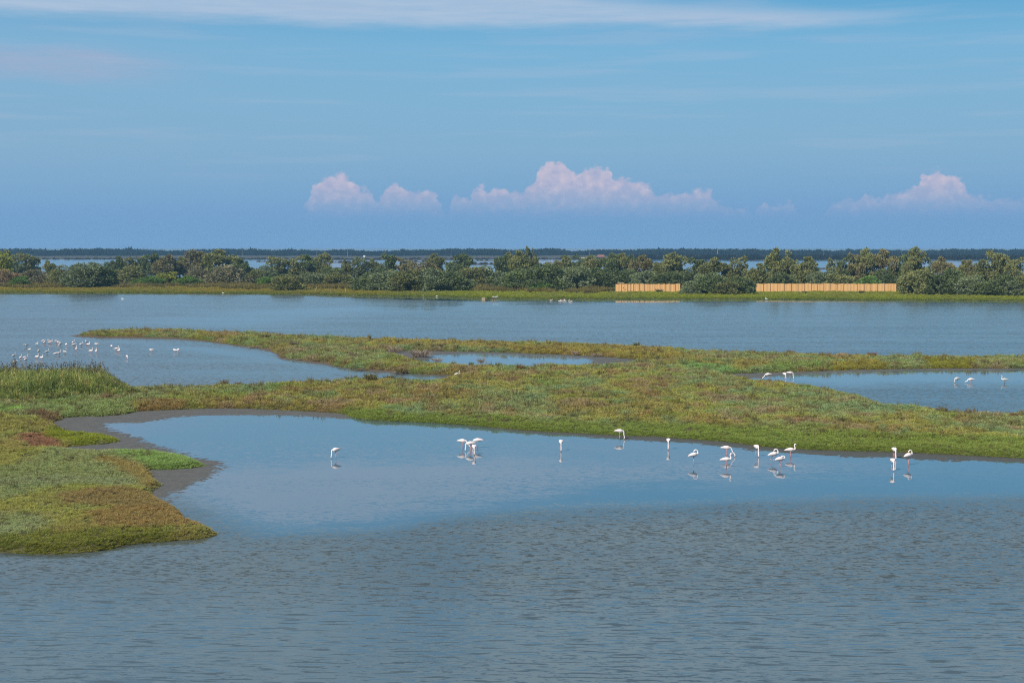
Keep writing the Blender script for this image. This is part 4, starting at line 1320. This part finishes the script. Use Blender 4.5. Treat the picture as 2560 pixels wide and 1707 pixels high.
def reed_fence(label, edges, y_base, y_top):
    (xa, ya), (xb, yb) = P(edges[0], y_base, 0.55), P(edges[-1], y_base, 0.55)
    Yf = (ya + yb) / 2
    gz = max(bank_z((xa + xb) / 2, Yf) - 0.05, 0.3)
    ppm = px_per_m(Yf)
    h = (y_base - y_top) / ppm
    root = thing('reed_fence', label, 'fence', ((xa + xb) / 2, Yf, gz), 0, 'reed screens on the far bank')
    cx = (xa + xb) / 2
    r = random.Random(len(edges))
    xsE = [P(e, y_base, 0.55)[0] - cx for e in edges]
    for k in range(len(xsE) - 1):
        vs, fs = [], []
        g_ = 0.06
        a, b = xsE[k] + g_, xsE[k + 1] - g_
        dz0, dz1 = r.uniform(-0.10, 0.10), r.uniform(-0.10, 0.10)
        # a thin mat with a slightly uneven cut top
        nseg = 6
        for s in range(nseg + 1):
            x_ = a + (b - a) * s / nseg
            zt = h + dz0 + (dz1 - dz0) * s / nseg + r.uniform(-0.03, 0.03)
            yb_ = 0.03 * math.sin(s * 1.7 + k)
            vs += [(x_, yb_ - 0.03, -0.15), (x_, yb_ - 0.03, zt), (x_, yb_ + 0.03, zt), (x_, yb_ + 0.03, -0.15)]
        for s in range(nseg):
            i = s * 4
            for q in range(4):
                fs.append((i + q, i + 4 + q, i + 4 + (q + 1) % 4, i + (q + 1) % 4))
        fs += [(3, 2, 1, 0), (nseg * 4, nseg * 4 + 1, nseg * 4 + 2, nseg * 4 + 3)]
        link('reed_panel', mesh_from('reed_panel', vs, fs, M_REED_SCREEN), root)
    pv, pf = [], []
    tube(pv, pf, [(0, 0, -0.3), (0, 0, h * 0.5), (0, 0, h + 0.10)], [0.055, 0.05, 0.045], 6)
    pm = mesh_from('post', pv, pf, M_POST, True)
    for x_ in xsE:
        o = link('post', pm, root, (x_, -0.05, r.uniform(-0.05, 0.08)))
        o.rotation_euler = (0, r.uniform(-0.02, 0.02), 0)
    rv, rf = [], []
    box(rv, rf, xsE[0], xsE[-1], 0.05, 0.10, h * 0.72, h * 0.76)
    link('rail', mesh_from('rail', rv, rf, M_POST), root)
    return root, cx, h


F1 = [1280 + z / 3.675 for z in (948, 1006, 1060, 1090, 1118, 1170, 1217, 1266, 1312, 1360, 1408, 1452, 1500, 1545)]
F2 = [1889, 1908.6] + [1920 + z / 3.675 for z in (22, 90, 150, 215, 275, 336, 396, 455, 513, 570, 633, 694, 760, 820, 884, 945, 1006, 1070, 1128, 1178)]
fr, fcx, fh = reed_fence('short tan reed screen fence standing on the far bank', F1, 732.5, 710.8)
# two peep holes in its second panel: solid dark plates, their colour standing for the shade inside
vs, fs = [], []
for hx, hz in ((F1[1] + 4.6, 720.5), (F1[1] + 9.0, 724.3)):
    xx = P(hx, 732.5, .55)[0] - fcx
    zz = (732.5 - hz) / px_per_m(fr.location.y)
    vs, fs = [], []
    box(vs, fs, xx - 0.11, xx + 0.11, -0.075, -0.06, zz - 0.11, zz + 0.11)
    link('peep_hole_shade', mesh_from('peep_hole_shade', vs, fs, M_POST), fr)
reed_fence('long tan reed screen fence standing on the far bank', F2, 731.5, 710.2)

# roof of the hide behind the short fence
X0, Y0 = P(1552, 728, 0.6)
gz = bank_z(X0, Y0) - 0.05
root = thing('bird_hide', 'flat roof of a small hide showing over the short reed fence', 'hide', (X0, Y0, gz))
vs, fs = [], []
box(vs, fs, -0.95, 0.95, -0.7, 0.7, 2.35, 2.52)
link('roof', mesh_from('roof', vs, fs, M_WOOD), root)
for a in (-0.8, 0.8):
    for b in (-0.55, 0.55):
        vs, fs = [], []
        tube(vs, fs, [(a, b, -0.2), (a, b, 2.35)], [0.06, 0.06], 6)
        link('post', mesh_from('post', vs, fs, M_POST), root)

for (xb, yb, xt, yt, lab) in ((785, 735.5, 793, 715, 'longest pale stake leaning right at the water edge'), (825, 735.5, 828, 719, 'middle pale stake of the three at the water edge'),
                              (864, 735.5, 864.5, 720, 'upright pale stake, last of the three at the water edge'), (1058, 742, 1058, 735, 'short pale post stump in the shallows off the far bank')):
    X0, Y0 = P(xb, yb, 0.05)
    ppm = px_per_m(Y0)
    vs, fs = [], []
    tube(vs, fs, [(0, 0, -0.4), ((xt - xb) / ppm * 0.5, 0, (yb - yt) / ppm * 0.5), ((xt - xb) / ppm, 0, (yb - yt) / ppm)], [0.085, 0.08, 0.06], 6)
    o = link('stake', mesh_from('stake', vs, fs, M_WOOD, True), None, (X0, Y0, 0.0))
    o['label'], o['category'], o['group'] = lab, 'stake', 'stakes at the edge of the far bank'

X0, Y0 = P(1226, 752.5)
jet = thing('broken_jetty', 'broken weathered wooden jetty in the shallows with two white birds', 'jetty', (X0, Y0, 0))
ppm = px_per_m(Y0)
for xx in (1205, 1213, 1231, 1236, 1243, 1248):
    vs, fs = [], []
    q = (xx - 1226) / ppm
    tube(vs, fs, [(q, 0, -0.5), (q, 0, 0.95 if xx < 1220 else 0.75)], [0.07, 0.06], 6)
    link('post', mesh_from('post', vs, fs, M_WOOD), jet)
vs, fs = [], []
box(vs, fs, (1205 - 1226) / ppm, (1213 - 1226) / ppm, -0.08, -0.04, 0.05, 0.85)
link('side_board', mesh_from('side_board', vs, fs, M_WOOD), jet)
vs, fs = [], []
box(vs, fs, (1228 - 1226) / ppm, (1249 - 1226) / ppm, -0.35, 0.35, 0.72, 0.80)
link('deck', mesh_from('deck', vs, fs, M_POST), jet)
root = thing('driftwood_heap', 'tangle of brown driftwood beside the broken jetty', 'driftwood', (X0 - 0.65, Y0, 0.0), 0.3, None, (1.0, 0.8, 1.0))
o = link('branches', DEAD[1], root)
o.color = (0.20, 0.14, 0.09, 1)

# shrubs in front of and beside the fences
for (sx_, sy_, sw_, sh_, colr, lab) in ((1648, 734.5, 22, 11, (0.055, 0.062, 0.030), 'dark bush in front of the short reed fence'), (1592, 735, 13, 6, (0.075, 0.080, 0.032), 'low bush at the foot of the short reed fence'),
                                        (2012, 736, 15, 9, (0.065, 0.066, 0.034), 'small dark bush at the left half of the long reed fence'), (2154, 736.5, 15, 11, (0.060, 0.068, 0.034), 'small dark bush at the right half of the long reed fence'),
                                        (1532, 731, 20, 12, (0.100, 0.076, 0.052), 'brown bush at the left end of the short reed fence'), (2280, 737, 24, 8, (0.120, 0.080, 0.040), 'low russet bush right of the long reed fence'),
                                        (2320, 737, 46, 10, (0.105, 0.080, 0.045), 'wide brown bush right of the low russet bush'), (1665, 716, 18, 10, (0.20, 0.125, 0.075), 'tan dry bush top showing above the short reed fence'),
                                        (1443, 735, 10, 8, (0.060, 0.055, 0.030), 'small dark tussock bush left of the short reed fence')):
    X0, Y0 = P(sx_, sy_, 0.5)
    ppm = px_per_m(Y0)
    root = thing('bank_bush', lab, 'bush', (X0, Y0, bank_z(X0, Y0) - 0.05), 0.4, 'bushes near the reed fences', (sw_ / ppm, sw_ / ppm * 0.8, sh_ / ppm * (2.0 if sy_ < 720 else 1.15)))
    o = link('foliage', SPIKE[1], root)
    o.color = (*[c * 1.5 for c in colr], 1)

# far masts and buildings
for k, (mx_, yt, lab, w_) in enumerate(((870, 616, 'tallest thin mast on the far shore left of centre', 0.30), (793, 622, 'faint thin mast left of the tallest mast', 0.2), (961, 622, 'faint thin mast right of the tallest mast', 0.2),
                                        (1128, 622, 'faint mast above the wood near the middle', 0.2), (1793, 621, 'lattice mast on the far shore beyond the long fence', 0.45), (1473, 624, 'faint mast above the short fence trees', 0.2),
                                        (462, 621, 'faint mast over the wood on the left', 0.2), (607, 620, 'faint mast left of the leaning stakes', 0.25), (2253, 623, 'faint mast over the wood on the right', 0.25), (2058, 624, 'faint mast over the long fence', 0.2))):
    Y0 = 1950.0
    X0 = (mx_ - 1280) / FPX * Y0
    h = CAM_H + (HORIZON - yt) / FPX * Y0
    vs, fs = [], []
    tube(vs, fs, [(0, 0, -0.5), (0, 0, h * 0.5), (0, 0, h)], [w_ * 1.1, w_ * 0.9, w_ * 0.6], 5)
    if k == 4:
        for q in range(5):
            zq = h * (0.45 + 0.1 * q)
            box(vs, fs, -0.9, 0.9, -0.12, 0.12, zq, zq + 0.35)
    o = link('mast', mesh_from('mast', vs, fs, M_MAST), None, (X0, Y0, 0.4))
    o['label'], o['category'], o['group'] = lab, 'mast', 'thin masts on the far shore'


def house(px, py, w, h, roof_h, wall_m, roof_m, label):
    X0, Y0 = P(px, py)
    root = thing('far_house', label, 'house', (X0, Y0, 0.6))
    vs, fs = [], []
    box(vs, fs, -w / 2, w / 2, -2.5, 2.5, -0.5, h)
    link('wall', mesh_from('wall', vs, fs, wall_m), root)
    e = 0.4
    rv = [(-w / 2 - e, -2.9, h), (w / 2 + e, -2.9, h), (w / 2 + e, 2.9, h), (-w / 2 - e, 2.9, h), (-w / 2 + w * .12, 0, h + roof_h), (w / 2 - w * .12, 0, h + roof_h)]
    rf = [(0, 1, 5, 4), (2, 3, 4, 5), (0, 4, 3), (1, 2, 5), (3, 2, 1, 0)]
    link('roof', mesh_from('roof', rv, rf, roof_m), root)


house(911, 649.5, 2.0, 3.4, 0.9, M_WHITE, M_WHITE, 'tiny white building in front of the far wood')
house(1502, 649.0, 9, 2.4, 2.4, M_FARSOIL, M_ROOF, 'far low farmhouse with a reddish roof')
house(1460, 649.0, 12, 2.0, 1.0, M_WHITE, M_FARSOIL, 'far low pale building left of the red roofed farmhouse')

# ------------------------------------------------------------------ birds
M_PLUME = plain_mat('flamingo_plumage', (0.87, 0.775, 0.745), 0.8, 0.1, 0.04, 9)
M_PLUMEW = plain_mat('wing_plumage', (0.86, 0.70, 0.66), 0.8, 0.1, 0.08, 9)
M_JUV = plain_mat('young_plumage', (0.66, 0.64, 0.61), 0.85, 0.1, 0.15, 9)
M_JUVW = plain_mat('young_wing', (0.50, 0.48, 0.45), 0.85, 0.1, 0.2, 9)
M_LEG = plain_mat('pink_leg', (0.62, 0.30, 0.30), 0.6, 0.3, 0.1)
M_LEGJ = plain_mat('grey_leg', (0.20, 0.20, 0.19), 0.6, 0.3, 0.1)
M_BILL = plain_mat('pink_bill', (0.70, 0.38, 0.34), 0.5, 0.4, 0.05)
M_BLACK = plain_mat('black_bill_tip', (0.02, 0.02, 0.02), 0.4, 0.4, 0.05)
M_EGRET = plain_mat('egret_plumage', (0.84, 0.84, 0.82), 0.8, 0.1, 0.04, 9)
M_YELLOW = plain_mat('yellow_bill', (0.65, 0.42, 0.08), 0.5, 0.4, 0.05)


def catmull(pts, m=5):
    pts = [np.array(p, float) for p in pts]
    out = []
    ext = [2 * pts[0] - pts[1]] + pts + [2 * pts[-1] - pts[-2]]
    for i in range(1, len(ext) - 2):
        p0, p1, p2, p3 = ext[i - 1:i + 3]
        for k in range(m):
            t = k / m
            out.append(0.5 * ((2 * p1) + (-p0 + p2) * t + (2 * p0 - 5 * p1 + 4 * p2 - p3) * t * t + (-p0 + 3 * p1 - 3 * p2 + p3) * t ** 3))
    out.append(pts[-1])
    return out


def sweep(spine, mat, name, k=10, m=5):
    """one continuous skin along points (x, y, z, half width, half height)"""
    pts = catmull(spine, m)
    vs, fs = [], []
    nrm_prev = None
    for i, p in enumerate(pts):
        d = Vector((pts[min(i + 1, len(pts) - 1)] - pts[max(i - 1, 0)])[:3]).normalized()
        side = Vector((0, 1, 0)) - d * d.y
        side.normalize()
        upv = side.cross(d) * -1
        for j in range(k):
            a = 2 * math.pi * j / k
            q = Vector(p[:3]) + side * (math.cos(a) * max(p[3], 0.002)) + upv * (math.sin(a) * max(p[4], 0.002))
            vs.append(tuple(q))
    for i in range(len(pts) - 1):
        for j in range(k):
            a0, a1 = i * k + j, i * k + (j + 1) % k
            fs.append((a0, a1, a1 + k, a0 + k))
    fs.append(tuple(reversed(range(k))))
    fs.append(tuple((len(pts) - 1) * k + j for j in range(k)))
    return mesh_from(name, vs, fs, mat, True)


def bird_parts(pose, hb, detailed, plume, wing, legm, billm, tipm, sz=1.0, egret=False, leglift=False):
    """meshes of a long-necked wader facing +X; the water lies at z = 0 under its body"""
    L = 1.0
    tilt = {'feed': 0.02, 'feed_far': 0.02, 'alert': -0.05, 'preen': -0.10, 'rest': -0.04, 'head_side': 0.0}[pose]
    bz = lambda x: hb - tilt * x * 1.5
    body = [(-0.36, 0, bz(-0.36) - 0.02, 0.012, 0.010), (-0.27, 0, bz(-0.27), 0.055, 0.045), (-0.12, 0, bz(-0.12) + 0.015, 0.105, 0.105),
            (0.03, 0, bz(0.03) + 0.01, 0.122, 0.132), (0.15, 0, bz(0.15), 0.100, 0.112), (0.225, 0, bz(0.225) + 0.01, 0.062, 0.066)]
    nk = 0.036
    if pose == 'feed':
        neck = [(0.275, 0, hb - 0.01, nk + .008, nk + .010), (0.305, 0, hb - 0.12, nk, nk), (0.305, 0, hb * 0.55, nk * .92, nk * .92), (0.335, 0, hb * 0.28 + 0.04, nk * .9, nk * .9),
                (0.345, 0, 0.115, 0.034, 0.034), (0.325, 0, 0.065, 0.040, 0.036)]
        bill = [(0.325, 0, 0.065, 0.022, 0.022), (0.300, 0, 0.028, 0.018, 0.018), (0.268, 0, 0.004, 0.010, 0.010)]
    elif pose == 'feed_far':
        neck = [(0.285, 0, hb - 0.02, nk + .006, nk + .008), (0.35, 0, hb - 0.14, nk, nk), (0.42, 0, hb * 0.5, nk * .92, nk * .92), (0.50, 0, hb * 0.38, nk * .9, nk * .9),
                (0.56, 0, 0.125, 0.034, 0.034), (0.555, 0, 0.07, 0.040, 0.036)]
        bill = [(0.555, 0, 0.07, 0.022, 0.022), (0.53, 0, 0.03, 0.018, 0.018), (0.50, 0, 0.005, 0.010, 0.010)]
    elif pose == 'alert':
        neck = [(0.285, 0, hb + 0.04, nk + .01, nk + .012), (0.300, 0, hb + 0.13, nk, nk), (0.255, 0, hb + 0.23, nk * .9, nk * .9), (0.262, 0, hb + 0.32, nk * .9, nk * .9),
                (0.300, 0, hb + 0.365, 0.036, 0.038), (0.345, 0, hb + 0.345, 0.036, 0.036)]
        bill = [(0.345, 0, hb + 0.345, 0.022, 0.022), (0.375, 0, hb + 0.315, 0.018, 0.018), (0.380, 0, hb + 0.27, 0.008, 0.008)]
    elif pose == 'preen':
        neck = [(0.285, 0, hb + 0.05, nk + .01, nk + .012), (0.290, 0, hb + 0.16, nk, nk), (0.235, 0, hb + 0.27, nk * .9, nk * .9), (0.145, 0.015, hb + 0.305, nk * .9, nk * .9),
                (0.065, 0.03, hb + 0.26, 0.034, 0.036), (0.035, 0.04, hb + 0.21, 0.036, 0.036)]
        bill = [(0.035, 0.04, hb + 0.21, 0.022, 0.022), (0.01, 0.045, hb + 0.165, 0.018, 0.018), (-0.01, 0.05, hb + 0.13, 0.008, 0.008)]
    elif pose == 'head_side':      # neck swung forward and low, looking along the water
        neck = [(0.285, 0, hb + 0.03, nk + .008, nk + .01), (0.36, 0, hb + 0.05, nk, nk), (0.42, 0, hb - 0.04, nk * .9, nk * .9), (0.43, 0, hb - 0.15, nk * .9, nk * .9),
                (0.445, 0, hb - 0.21, 0.034, 0.034), (0.435, 0, hb - 0.26, 0.036, 0.034)]
        bill = [(0.435, 0, hb - 0.26, 0.022, 0.022), (0.41, 0, hb - 0.30, 0.018, 0.018), (0.38, 0, hb - 0.31, 0.008, 0.008)]
    else:                          # rest: neck folded on the breast, head laid on the back
        neck = [(0.275, 0, hb + 0.03, nk + .014, nk + .014), (0.345, 0.01, hb + 0.03, nk + .004, nk + .004), (0.350, 0.02, hb + 0.12, nk, nk), (0.275, 0.03, hb + 0.165, nk, nk),
                (0.175, 0.04, hb + 0.155, 0.036, 0.036), (0.115, 0.045, hb + 0.145, 0.036, 0.034)]
        bill = [(0.115, 0.045, hb + 0.145, 0.022, 0.022), (0.07, 0.05, hb + 0.135, 0.018, 0.018), (0.03, 0.05, hb + 0.12, 0.008, 0.008)]
    if egret:
        a, b = np.array(bill[0]), np.array(bill[-1])
        d = b - a
        bill = [tuple(a), tuple(a + d * 0.8 * np.array((1, 1, 1, .5, .5))), tuple(a + d * 1.5)]
        bill[0] = bill[0][:3] + (0.012, 0.012)
        bill[1] = bill[1][:3] + (0.008, 0.008)
        bill[2] = bill[2][:3] + (0.003, 0.003)
    parts = [('body', sweep(body + neck, plume, 'body'), None), ('bill', sweep(bill, billm, 'bill', 7, 3), None)]
    a, b = np.array(bill[1]), np.array(bill[2])
    if not egret:
        t0 = tuple(a[:3] * 0.55 + b[:3] * 0.45) + (0.0165, 0.0165)
        t1 = tuple(b[:3] + (b - a)[:3] * 0.10) + (0.009, 0.009)
        parts.append(('bill_tip', sweep([t0, tuple((np.array(t0) + np.array(t1)) / 2), t1], tipm, 'bill_tip', 7, 2), 'bill'))
    for s in (-1, 1):
        wg = [(-0.40, s * 0.030, bz(-0.40) - 0.005, 0.006, 0.006), (-0.27, s * 0.062, bz(-0.27) + 0.02, 0.022, 0.045), (-0.10, s * 0.092, bz(-0.10) + 0.035, 0.032, 0.082),
              (0.05, s * 0.100, bz(0.05) + 0.035, 0.034, 0.090), (0.15, s * 0.082, bz(0.15) + 0.02, 0.026, 0.062), (0.20, s * 0.060, bz(0.2) + 0.01, 0.008, 0.015)]
        parts.append(('wing', sweep(wg, wing, 'wing', 8, 3), None))
    hd = np.array(neck[-2][:3]) * 0.45 + np.array(neck[-1][:3]) * 0.55
    if detailed:
        for s in (-1, 1):
            ev, ef = [], []
            tube(ev, ef, [tuple(hd + np.array((0.0, s * 0.030, 0.012))), tuple(hd + np.array((0.0, s * 0.040, 0.012)))], [0.008, 0.006], 6)
            parts.append(('eye', mesh_from('eye', ev, ef, M_BLACK), None))
    if hb > 0.2:
        for s in (-1, 1):
            lv, lf = [], []
            if leglift and s == 1:
                tube(lv, lf, [(0.0, 0.05, hb - 0.10), (-0.10, 0.05, hb - 0.20), (-0.20, 0.05, hb - 0.30), (-0.12, 0.05, hb - 0.42), (-0.02, 0.05, 0.10)], [0.024, 0.015, 0.019, 0.012, 0.012], 6)
                tube(lv, lf, [(-0.02, 0.05, 0.10), (0.05, 0.05, 0.05)], [0.022, 0.012], 5)
            else:
                fx = 0.035 * s
                tube(lv, lf, [(0.02, s * 0.045, hb - 0.10), (-0.005 + fx * .3, s * 0.045, hb * 0.62), (0.005 + fx * .6, s * 0.043, hb * 0.42), (0.02 + fx, s * 0.042, -0.12)], [0.026, 0.014, 0.018, 0.012], 6)
            parts.append(('leg', mesh_from('leg', lv, lf, legm, True), None))
    return parts


_bird_cache = {}


def bird(name, cat, label, group, px, py, facing, pose, hb, scale=1.0, detailed=False, juvenile=False, egret=False, leglift=False, z=0.0):
    """facing: degrees, 0 = right in the photograph, 90 = away, 270 = towards the camera"""
    key = (pose, round(hb, 2), detailed, juvenile, egret, leglift)
    if key not in _bird_cache:
        if egret:
            _bird_cache[key] = bird_parts(pose, hb, detailed, M_EGRET, M_EGRET, M_LEGJ, M_YELLOW, M_BLACK, egret=True)
        elif juvenile:
            _bird_cache[key] = bird_parts(pose, hb, detailed, M_JUV, M_JUVW, M_LEGJ, M_LEGJ, M_BLACK)
        else:
            _bird_cache[key] = bird_parts(pose, hb, detailed, M_PLUME, M_PLUMEW, M_LEG, M_BILL, M_BLACK, leglift=leglift)
    X0, Y0 = P(px, py, z)
    root = thing(name, label, cat, (X0, Y0, z), math.radians(facing), group, (scale, scale, scale))
    made = {}
    for pn, me, par in _bird_cache[key]:
        o = link(pn, me, made.get(par, root))
        made[pn] = o
    return root


GB = 'flamingos wading in the calm bay'
FRONT = [
    (840, 1145, 215, 'feed', 0.55, 'lone flamingo at the left of the bay feeding with its head at the water'),
    (1156, 1121, 350, 'feed_far', 0.52, 'leftmost of the four huddled flamingos, tail to the left, neck stretched right'),
    (1176, 1127, 190, 'feed', 0.52, 'second of the four huddled flamingos, neck curved down on its left'),
    (1185, 1136, 275, 'feed', 0.52, 'nearest of the four huddled flamingos, facing the camera with head down'),
    (1194, 1120, 175, 'feed', 0.55, 'rightmost of the four huddled flamingos, tail pointing right'),
    (1402, 1127, 272, 'feed', 0.62, 'lone flamingo facing us with neck straight down, right of the huddled four'),
    (1549, 1098, 0, 'feed', 0.60, 'flamingo with reddish legs feeding close under the green bank'),
    (1671, 1123, 262, 'feed', 0.62, 'lone flamingo facing us, head in the water, by the mud strip'),
    (1734, 1161, 20, 'preen', 0.62, 'preening flamingo with looped neck and close legs, alone at the group edge'),
    (1816, 1142, 0, 'feed_far', 0.60, 'flamingo bending its neck down right behind the one with raised head'),
    (1815, 1168, 0, 'alert', 0.50, 'flamingo with raised curved neck in front of a feeding one'),
    (1891, 1141, 285, 'feed', 0.64, 'flamingo facing us with long pale neck down, between two pairs'),
    (1934, 1155, 12, 'preen', 0.52, 'preening flamingo lifting one bent leg'),
    (1950, 1168, 25, 'rest', 0.52, 'flamingo with its head tucked on its back in front of the bent legged one'),
    (1976, 1143, 0, 'alert', 0.50, 'flamingo standing upright with raised head against the green bank'),
    (2235, 1147, 275, 'feed', 0.62, 'farther of the two flamingos standing in line at the right'),
    (2231, 1176, 270, 'feed', 0.62, 'nearer of the two flamingos standing in line at the right'),
    (2271, 1163, 30, 'preen', 0.64, 'rightmost flamingo in the bay, preening with legs together'),
]
for k, (x_, y_, fc, po, hb, lab) in enumerate(FRONT):
    bird('flamingo', 'flamingo', lab, GB, x_, y_, fc, po, hb, 0.96, True, leglift=('lifting' in lab))
GR = 'flamingos in the right lagoon'
for (x_, y_, fc, po, hb, juv, lab) in (
        (1920, 947, 190, 'feed_far', 0.46, False, 'first of the feeding trio at the narrow end of the right lagoon'), (1961, 947, 285, 'feed', 0.50, False, 'middle of the feeding trio in the right lagoon, facing us'),
        (1975, 947, 0, 'feed', 0.62, False, 'tallest of the feeding trio in the right lagoon, neck down on its right'), (2393, 957, 200, 'feed', 0.42, True, 'grey young flamingo feeding in the right lagoon'),
        (2427, 957, 185, 'feed_far', 0.34, False, 'pale flamingo head down between the grey one and the last one'), (2512, 959, 170, 'alert', 0.40, True, 'greyish flamingo with raised neck at the right end of the lagoon')):
    bird('flamingo', 'flamingo', lab, GR, x_, y_, fc, po, hb, 1.0, True, juv)
FLOCK = [  # zoomed x, y of the body; pose; facing; young
    (533, 166, 'rest', 10, 0), (547, 182, 'rest', 30, 0), (604, 162, 'rest', 180, 0), (617, 178, 'alert', 60, 0), (690, 181, 'alert', 200, 0), (713, 181, 'alert', 120, 0), (740, 203, 'feed', 180, 1), (811, 210, 'rest', 0, 0),
    (899, 183, 'alert', 20, 0), (909, 211, 'rest', 0, 0), (998, 207, 'alert', 0, 0), (1062, 178, 'alert', 200, 0), (1082, 208, 'alert', 10, 0), (1192, 206, 'rest', 270, 0), (1367, 231, 'rest', 180, 0), (1426, 263, 'alert', 40, 0),
    (1455, 284, 'alert', 10, 0), (935, 264, 'alert', 60, 0), (1113, 290, 'alert', 30, 0), (1177, 293, 'alert', 0, 0), (323, 220, 'rest', 270, 1), (452, 204, 'alert', 0, 1), (357, 274, 'rest', 0, 1), (475, 291, 'rest', 20, 1),
    (576, 303, 'alert', 0, 1), (685, 326, 'rest', 0, 0), (724, 319, 'alert', 10, 0), (795, 303, 'rest', 180, 1), (170, 350, 'alert', 0, 1), (254, 374, 'alert', 40, 0), (312, 372, 'alert', 0, 0), (316, 397, 'rest', 10, 0),
    (452, 364, 'alert', 10, 0), (510, 374, 'alert', 20, 0), (185, 428, 'rest', 0, 1), (1555, 359, 'head_side', 0, 0), (1864, 280, 'rest', 250, 0), (2152, 283, 'rest', 200, 0), (2186, 275, 'head_side', 180, 0)]
WORD = ['', 'first', 'second', 'third', 'fourth', 'fifth', 'sixth', 'seventh', 'eighth', 'ninth', 'tenth', 'eleventh', 'twelfth', 'thirteenth', 'fourteenth', 'fifteenth', 'sixteenth', 'seventeenth', 'eighteenth', 'nineteenth']
desc = {'rest': 'with its neck folded', 'alert': 'holding its neck up', 'feed': 'with its head lowered', 'head_side': 'reaching its neck out low'}
FR = random.Random(23)
fam = {}
for f in sorted(FLOCK):
    fam.setdefault((f[2], f[4]), []).append(f)
for (po, juv), members in fam.items():
    for k, (zx, zy, _, fc, _) in enumerate(members):
        lab = f"{'greyish' if juv else 'white'} flamingo {desc[po]}, {WORD[k + 1]} such from the left in the flock" if len(members) > 1 else f"{'greyish' if juv else 'white'} flamingo {desc[po]} in the loose flock behind the reeds"
        bird('flamingo', 'flamingo', lab, 'loose flock of flamingos in the left lagoon', zx / 4.9, 820 + zy / 4.9 + 4.0, fc + FR.choice((-1, 1)) * FR.uniform(35, 70), po, 0.36, 0.90, False, bool(juv))
for k, (x_, y_, po, fc, lab) in enumerate(((1377.5, 753.5, 'alert', 0, 'leftmost white flamingo of the row off the far bank, neck up'), (1399, 755, 'rest', 0, 'second white flamingo of the row off the far bank'), (1404, 754, 'rest', 180, 'third white flamingo of the row off the far bank'),
                                           (1408, 754, 'alert', 0, 'fourth white flamingo of the row off the far bank, neck up'), (1413.5, 754, 'rest', 180, 'fifth white flamingo of the row off the far bank'), (1423, 754, 'alert', 60, 'sixth white flamingo of the row off the far bank, neck up'),
                                           (1427, 756.5, 'rest', 0, 'last and nearest white flamingo of the row off the far bank'))):
    bird('flamingo', 'flamingo', lab, 'row of flamingos off the far bank', x_, y_, fc, po, 0.22, 1.0)
for (x_, y_, po, fc, hb, sc_e, zz, lab) in ((1916, 750, 'alert', 160, 0.34, 0.9, 0.0, 'white egret at the foot of the bank below the long fence'), (307, 748.5, 'rest', 180, 0.16, 1.0, 0.0, 'lone white bird afloat in the open water at the left'),
                                            (1092, 742.5, 'rest', 0, 0.2, 0.9, 0.0, 'white bird in the shallows left of the broken jetty'), (1233.5, 745, 'head_side', 0, 0.34, 0.9, 0.80, 'left white bird perched on the broken jetty'),
                                            (1241, 745, 'rest', 0, 0.34, 0.9, 0.80, 'right white bird perched on the broken jetty'), (1143, 942, 'alert', 30, 0.34, 0.85, 0.02, 'white egret on the muddy shore at the inlet tip'),
                                            (558, 735, 'alert', 180, 0.34, 0.8, 0.05, 'small white egret on the far shore left of the stakes'), (409, 731, 'rest', 0, 0.3, 0.7, 0.05, 'small white bird on the far shore well left of the stakes')):
    bird('egret', 'egret', lab, 'white egrets and water birds', x_, y_, fc, po, hb, sc_e, False, False, True, z=zz)

# ------------------------------------------------------------------ haze
HAZE = 0.00013
m = bpy.data.materials.new('haze_air')
m.use_nodes = True
n = NT(m.node_tree)
v = n.n('ShaderNodeVolumePrincipled')
v.inputs['Color'].default_value = (0.35, 0.68, 1.0, 1)
v.inputs['Density'].default_value = HAZE
v.inputs['Anisotropy'].default_value = 0.0
o_ = n.n('ShaderNodeOutputMaterial')
n.t.links.new(v.outputs[0], o_.inputs['Volume'])
vs, fs = [], []
box(vs, fs, -2600, 2600, -300, 3400, -1.5, 32.0)
hz = link('haze', mesh_from('haze', vs, fs, m), kind='stuff', label='thin blue haze over the lagoon', category='haze')
